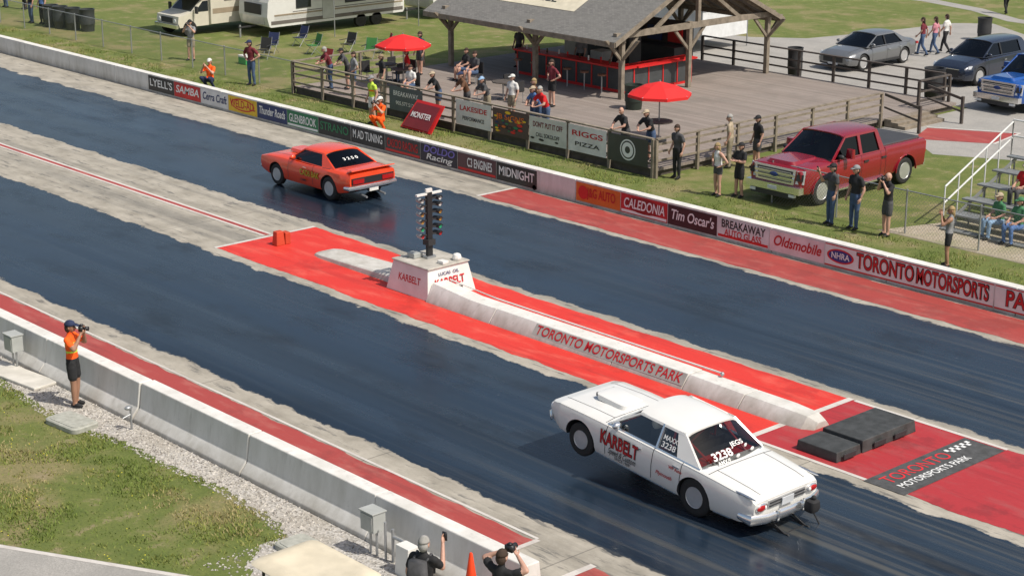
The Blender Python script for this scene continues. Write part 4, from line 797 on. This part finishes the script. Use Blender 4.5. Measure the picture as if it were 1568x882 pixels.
def person(loc,fz,pose='stand',shirt='black',pants='jeans',sl=.5,lg=1.0,hair='hair',cap=None,h=1.84,skin=None,name='spectator',bands=None,shoes='black',female=False,cam=False,vox=.026,pack=None,tilt=0,glasses=False,long=False):
    sk=skin or skin1;P=dict(BASE);P.update({k:v for k,v in PO[pose].items()});dz=P.get('dz',0)
    up=('pel','wai','che','nb','hd')
    J={k:Vector(P[k])+Vector((0,0,dz)) for k in up}
    jt=lambda s_:Vector((random.uniform(-s_,s_),random.uniform(-s_,s_),0))
    tw=jt(.02);J['che']+=tw;J['nb']+=tw*1.5;J['hd']+=tw*2
    for s_,sg in(('R',1),('L',-1)):
        kb=jt(.03)
        for k in('sh','el','wr','hip','kn','an','toe'):
            v=Vector(P.get(k+s_,P[k]));v.x*=sg
            if k in('sh','el','wr','hip'): v.z+=dz
            if k=='sh': v+=tw*1.5
            if k in('an','toe') and pose not in('walk',): v+=kb
            if k in('el',): v+=jt(.02)
            J[k+s_]=v
    w=.9 if female else 1.0;hipw=1.06 if female else 1.0
    b=B();m0=sk
    b.tube([J['pel']-Vector((0,0,.06)),J['pel'],J['wai'],J['che'],J['nb']-Vector((0,0,.04)),J['nb']+Vector((0,0,.03))],[(.13*hipw,.10),(.165*hipw,.118),(.145*w,.105),(.175*w,.115),(.14*w,.085),(.06,.06)],m0,14)
    b.tube([J['nb'],lerp(J['nb'],J['hd'],.75)],[.058,.052],m0,10)
    for s_ in'RL':
        sh,el,wr,hip,kn,an,toe=[J[k+s_] for k in('sh','el','wr','hip','kn','an','toe')]
        b.tube([lerp(J['nb'],sh,.35)-Vector((0,0,.03)),sh],[.07,.068*w],m0,10,(0,1,0))
        b.tube([sh,lerp(sh,el,.35),el],[.066*w,.058*w,.045*w],m0,10);b.tube([el,lerp(el,wr,.3),wr],[.045*w,.044*w,.03],m0,10)
        if 0<sl<.9: q_=lerp(sh,el,min(sl*1.3,1));b.tube([lerp(sh,el,.3),q_],[.07*w,.068*w],m0,10)
        lw=1.0 if lg<.9 else 1.08
        b.tube([hip,lerp(hip,kn,.4),kn],[(.092*lw,.1),(.085*lw,.088),(.06*lw,.064)],m0,12);b.tube([kn,lerp(kn,an,.35),an],[.06*lw,.062*lw,.043*lw],m0,12)
        if lg<1: q_=lerp(hip,kn,min(1,lg*1.2));b.tube([lerp(hip,kn,.2),q_],[.10,.092],m0,12)
        b.tube([an+Vector((0,-.05,-.035)),lerp(an,toe,.5)+Vector((0,0,-.005)),toe],[(.042,.04),(.05,.045),(.045,.03)],m0,10,(1,0,0))
    me=b.mesh('t');o=bpy.data.objects.new('t',me);S.collection.objects.link(o)
    r=o.modifiers.new('r','REMESH');r.mode='VOXEL';r.voxel_size=vox;sm=o.modifiers.new('s','SMOOTH');sm.factor=.5;sm.iterations=2
    dg=bpy.context.evaluated_depsgraph_get();me2=bpy.data.meshes.new_from_object(o.evaluated_get(dg));bpy.data.objects.remove(o)
    vs=np.zeros(len(me2.vertices)*3);me2.vertices.foreach_get('co',vs);vs=vs.reshape(-1,3);fs=[tuple(p.vertices) for p in me2.polygons]
    ce=np.array([vs[list(f)].mean(0) for f in fs])
    SH,PA,SHO=CM(shirt),CM(pants),CM(shoes);seg=[(J['nb']-Vector((0,0,.02)),J['wai'],.13,SH),(J['wai'],J['pel'],.13,SH),(J['pel'],J['pel']-Vector((0,0,.08)),.14,PA),(J['nb']+Vector((0,0,.05)),J['hd'],.055,sk)]
    for s_ in'RL':
        sh,el,wr,hip,kn,an,toe=[J[k+s_] for k in('sh','el','wr','hip','kn','an','toe')]
        seg.append((lerp(J['nb'],sh,.5),sh,.065,SH if sl>0.02 else sk))
        if sl<1: q=lerp(sh,el,max(sl,.02)*1.3 if sl<.75 else 1);seg+=[(sh,q,.055,SH if sl>.02 else sk),(q,el,.05,sk),(el,wr,.035,sk)]
        else: seg+=[(sh,el,.055,SH),(el,wr,.035,SH)]
        if lg>=1: seg+=[(hip,kn,.08,PA),(kn,an,.05,PA)]
        else: q=lerp(hip,kn,lg*1.2 if lg<.8 else 1.);seg+=[(hip,q,.08,PA),(q,kn,.07,sk),(kn,an,.05,sk)]
        seg.append((an-Vector((0,.04,.03)),toe,.045,SHO))
    best=np.full(len(ce),9.);idx=np.zeros(len(ce),int)
    for i,(a,q,rr_,_) in enumerate(seg):
        a=np.array(a);q=np.array(q);d=q-a;t_=np.clip(((ce-a)@d)/(d@d+1e-9),0,1);ds=np.linalg.norm(ce-(a+t_[:,None]*d),axis=1)-rr_
        m=ds<best;best[m]=ds[m];idx[m]=i
    b=B();mats=[s_[3] for s_ in seg]
    mi=[b.m(mats[i]) for i in idx]
    if bands:
        for z0,z1,mc in bands:
            k=b.m(CM(mc))
            for j in range(len(mi)):
                if idx[j]<2 and z0<ce[j][2]-dz<z1: mi[j]=k
    b.v=[tuple(v) for v in vs];b.f=[list(f) for f in fs];b.i=mi
    hd=J['hd'];HM=Matrix.Translation(hd)@Matrix.Rotation(random.uniform(-.4,.4) if not cam and pose!='phone' else 0,4,'Z')@Matrix.Rotation(math.radians(tilt),4,'X')
    def hf(x,y,z_):
        if z_<0: x*=1+.28*z_;y=y*(1+.12*z_)+(-.05*z_)
        return (x,y if y<.8 else .8+(y-.8)*.5,z_)
    b.ell((0,0,0),(.078,.098,.118),sk,14,11,HM,fn=hf)
    b.ell((0,.1,-.015),(.014,.022,.026),sk,8,5,HM);b.ell((0,.088,-.058),(.026,.008,.007),M('lips',(.32,.10,.09),.5),8,4,HM)
    for s_ in(-1,1):
        b.ell((s_*.077,-.005,-.01),(.012,.022,.032),sk,7,5,HM)
        b.ell((s_*.03,.086,.012),(.016,.009,.008),M('eye',(.03,.02,.02),.2) if not glasses else black,7,4,HM);b.ell((s_*.03,.09,.034),(.02,.006,.005),CM('hair'),6,4,HM)
    if glasses: b.box(-.065,.065,.088,.1,.0,.03,black,HM)
    hm=CM(hair) if hair!='bald' else sk
    if hair!='bald':
        b.ell((0,-.012,.018),(.088,.104,.118),hm,14,6,HM,zmin=.12);b.ell((0,-.04,-.02),(.083,.075,.10 if not female else .13),hm,12,8,HM)
        if female or long: b.ell((0,-.085,-.1),(.07,.035,.13),hm,10,7,HM)
    if cap:
        cmt=CM(cap);b.ell((0,-.005,.035),(.096,.113,.105),cmt,14,6,HM,zmin=0.02)
        b.slab([HM@Vector(v) for v in[(-.07,.085,.055),(-.05,.17,.035),(0,.19,.032),(.05,.17,.035),(.07,.085,.055)]],.012,cmt)
    for s_,sg in(('R',1),('L',-1)):
        el,wr=J['el'+s_],J['wr'+s_];d=(wr-el).normalized();sd=Vector((0,1,0)) if abs(d.y)<.8 else Vector((0,0,1));sd=(sd-d*sd.dot(d)).normalized();nr=d.cross(sd)*(-sg)
        b.tube([wr-d*.01,wr+d*.04,wr+d*.085],[(.028,.02),(.04,.018),(.038,.016)],sk,8,sd)
        for k in range(4):
            o_=wr+d*.085+sd*(.03-.02*k);L=[.062,.072,.068,.052][k]
            b.tube([o_,o_+d*L*.5+nr*.008,o_+d*L*.85+nr*.03],[.0095,.0085,.007],sk,5,sd)
        o_=wr+d*.03+sd*.035;b.tube([o_,o_+d*.03+sd*.025,o_+d*.06+sd*.028+nr*.015],[.012,.011,.008],sk,5,sd)
    if cam:
        ce_=lerp(J['wrR'],J['wrL'],.5)+Vector((0,.0,.08));b.box(ce_.x-.07,ce_.x+.07,ce_.y-.05,ce_.y+.03,ce_.z-.05,ce_.z+.05,black);b.cyl(ce_+Vector((0,.02,0)),ce_+Vector((0,.13,0)),.04,black,12,.045);b.box(ce_.x-.03,ce_.x+.03,ce_.y-.04,ce_.y+.02,ce_.z+.05,ce_.z+.08,black)
    if pose=='phone': q=J['wrR']+Vector((0,.06,.09));b.box(q.x-.04,q.x+.04,q.y-.006,q.y+.006,q.z-.07,q.z+.07,black)
    if pack:
        b.loft([rr(-.15,.15,-.27,-.1,1.02+dz,.05),rr(-.16,.16,-.3,-.1,1.15+dz,.06),rr(-.14,.14,-.25,-.1,1.42+dz,.06)],CM(pack))
        for s_ in(-1,1): b.tube([(s_*.11,-.1,1.42+dz),(s_*.12,.02,1.49+dz),(s_*.11,.13,1.36+dz),(s_*.13,.08,1.15+dz)],[(.022,.01)]*4,CM(pack),6)
    k=h/1.75;b.v=[(v[0]*k,v[1]*k,v[2]*k) for v in b.v]
    me=b.mesh(name,None,False);me.shade_smooth();ob=bpy.data.objects.new(name,me);S.collection.objects.link(ob);ob.location=loc;ob.rotation_euler=(0,0,fz)
    return ob
R=math.radians
F=lambda d:R(d)-PI/2  # heading in world degrees (0=+X)
person((-34.15,18.02,.006),F(40),'camera','orange','black',.45,.62,cap='navy',h=1.97,name='photographer',bands=[(1.12,1.17,'neon'),(1.3,1.34,'neon')],cam=True,vox=.02,shoes='black',skin=skin2)
person((-20.6,16.75,.006),F(110),'phone','black','dgrey',.5,hair='hairg',h=1.88,pack='dgrey',vox=.02,skin=skin1)
person((-19.4,17.35,.006),F(100),'up','black','dgrey',.5,hair='hair',h=1.86,cap=None,vox=.02,cam=True)
person((-52.8,41.2,.0),F(-85),'crouch','orange','orange',.5,cap='white',name='photographer',cam=True,h=1.86,bands=[(1.2,1.26,'neon')])
person((-53.8,41.6,0),F(-95),'stand','neon','white',.3,.6,cap='grey',name='track_marshal',h=1.86,bands=[(1.2,1.25,'orange')])
person((-64.0,41.0,0),F(-70),'crouch','orange','navy',.5,cap='white',name='track_marshal',h=1.9)
person((-63.6,42.8,0),F(-75),'hips','maroon','jeans',.5,cap='navy',h=1.92);person((-70.6,44.3,0),F(-60),'camera','grey','khaki',.5,.6,cap='black',h=1.85,cam=True)
for a in[((-37.5,42.8,0),F(-100),'hips','white','dgrey',.02,.3,dict(female=True,hair='hairb',h=1.74)),((-36.95,43.2,0),F(-95),'fold','black','black',.5,.6,dict(cap='black',h=1.78)),((-39.9,46.1,0),F(-150),'point','beige','khaki',.5,1.,dict(hair='hairg',h=1.85)),((-39.2,46.7,0),F(-110),'stand','black','dgrey',.5,.6,dict(cap='black',h=1.84)),
 ((-32.8,42.6,0),F(-110),'phone','dgrey','jeans',.5,1.,dict(cap='black',h=1.9)),((-32.0,42.7,0),F(-100),'stand','black','jeans',.5,1.,dict(cap='grey',h=1.95)),((-30.9,42.8,0),F(-110),'camera','black','dgrey',.5,.6,dict(hair='bald',h=1.92,cam=True)),((-27.8,41.4,0),F(-150),'camera','grey','black',.02,.5,dict(female=True,hair='hairb',h=1.72,skin=skin2)),
 ((-49.1,69.9,0),F(200),'walk','maroon','jeans',.5,1.,dict(female=True,h=1.78)),((-49.0,70.7,0),F(190),'walk','pink','jeans',.5,1.,dict(h=1.75,female=True)),((-48.9,71.4,0),F(190),'walk','white','black',.5,1.,dict(h=1.8)),((-54,84.2,0),F(150),'walk','dgrey','black',.5,1.,{}),
 ((-85.8,44.4,0),F(-90),'stand','black','jeans',.5,1.,{}),((-85,44.6,0),F(-80),'stand','blue','black',.5,1.,{}),((-91.9,46.1,0),F(-90),'stand','green','jeans',.5,1.,{}),((-90.5,46.5,0),F(-90),'stand','brown','black',.5,1.,{}),
 ((-28.6,45.1,0),F(-110),'sit','green','lblue',.5,1.,dict(cap='beige')),((-27.9,45.0,0),F(-100),'sit','green','blue',.5,1.,dict(cap='green')),((-28.8,46.6,.64),F(-100),'sit','red','dgrey',.5,1.,dict(cap='beige')),((-26.5,45.8,.32),F(-100),'sit','white','jeans',.5,1.,{})]:
    person(a[0],a[1],a[2],a[3],a[4],a[5],a[6],vox=.03,**a[7])
D=[((-59.4,43.8),'lean','maroon','jeans',dict(hair='hairg')),((-58.9,44.3),'lean','dgrey','black',dict(cap='black')),((-57.6,43.6),'hips','grey','jeans',dict(female=True)),((-56.5,44.2),'stand','black','khaki',dict(cap='tan')),((-55.9,45.2),'sit','white','jeans',{}),((-59.5,48.6),'stand','navy','dgrey',{}),((-52.3,43.6),'lean','black','jeans',dict(cap='beige')),((-51.0,43.9),'lean','brown','dgrey',dict(cap='navy')),((-50.2,44.2),'lean','dgrey','khaki',dict(cap='lblue')),((-49.6,44.9),'stand','white','khaki',dict(cap='white')),((-48.3,44.8),'stand','brown','jeans',dict(hair='hairb')),((-50.7,48.0),'hips','maroon','black',dict(female=True)),((-47.5,44.3),'lean','blue','jeans',dict(cap='beige')),((-46.9,44.1),'lean','red','jeans',dict(hair='hairg')),
 ((-42.4,43.6),'lean','black','dgrey',dict(hair='bald')),((-41.6,44.0),'lean','black','jeans',dict(cap='beige')),((-40.0,43.6),'stand','dgrey','black',dict(hair='hair')),((-58,52.9),'stand','dgrey','black',{}),((-54.6,53.3),'stand','grey','black',{}),((-57.2,49.2),'sit','black','jeans',{}),((-56.3,48.9),'sit','dgrey','jeans',{}),((-58.6,47.2),'sit','red','jeans',{}),((-52.6,53.4),'stand','black','black',{})]
for i,((x,y),po,sh,pa,kw) in enumerate(D):
    z_=0. if x>-40.3 else .3
    person((x,y,z_),F(-95+random.uniform(-25,20)),po,sh,pa,.5,random.choice([1.,.6]),vox=.03,h=random.uniform(1.74,1.88),**kw)
for x,y in((-55.9,45.2),(-57.2,49.2),(-56.3,48.9),(-58.6,47.2)):
    b=B();b.box(-.22,.22,-.22,.22,.40,.43,dark);b.box(-.22,.22,.19,.22,.43,.9,dark)
    for s1 in(-.2,.2):
        for s2 in(-.2,.2): b.cyl((s1,s2,0),(s1,s2,.4),.015,steel,5)
    b.obj('patio_chair',loc=(x,y+.05,.3))
# fit lettering widths
bpy.context.view_layer.update()
for o,w in _T:
    if o.dimensions.x>0: o.scale.x=w/(o.dimensions.x/(o.parent.matrix_world.to_scale()[0] if o.parent else 1))
# ------------------------------------------------------------ light, sky, camera
az=Vector((.975,.222)).normalized();el=R(54)
sd=Vector((az.x*math.cos(el),az.y*math.cos(el),math.sin(el)))
L=bpy.data.lights.new('sun','SUN');L.energy=3.9;L.angle=R(.6);L.color=(1,.95,.86);lo=bpy.data.objects.new('sun',L);S.collection.objects.link(lo);lo.rotation_euler=sd.to_track_quat('Z','Y').to_euler();lo.location=(0,0,50)
w=bpy.data.worlds.new('World');S.world=w;w.use_nodes=True;nt=w.node_tree;bg=nt.nodes['Background'];sk=nt.nodes.new('ShaderNodeTexSky');sk.sky_type='NISHITA';sk.sun_disc=False;sk.sun_elevation=el;sk.sun_rotation=math.atan2(az.x,az.y);sk.dust_density=2.5
mx=nt.nodes.new('ShaderNodeMix');mx.data_type='RGBA';mx.blend_type='MULTIPLY';mx.inputs[0].default_value=1;mx.inputs[7].default_value=(1,.95,.88,1)
nt.links.new(sk.outputs[0],mx.inputs[6]);nt.links.new(mx.outputs[2],bg.inputs[0]);bg.inputs[1].default_value=.125
cam=bpy.data.cameras.new('camera');cam.lens=36*2786/1568;cam.clip_end=3000;co_=bpy.data.objects.new('camera',cam);S.collection.objects.link(co_)
n_=math.hypot(2634,2910);co_.location=(0,0,14);co_.rotation_euler=(PI/2-math.atan(841/2786),0,math.atan2(2910/n_,2634/n_))
S.camera=co_;S.view_settings.view_transform='Standard';S.view_settings.look='None';S.view_settings.exposure=0
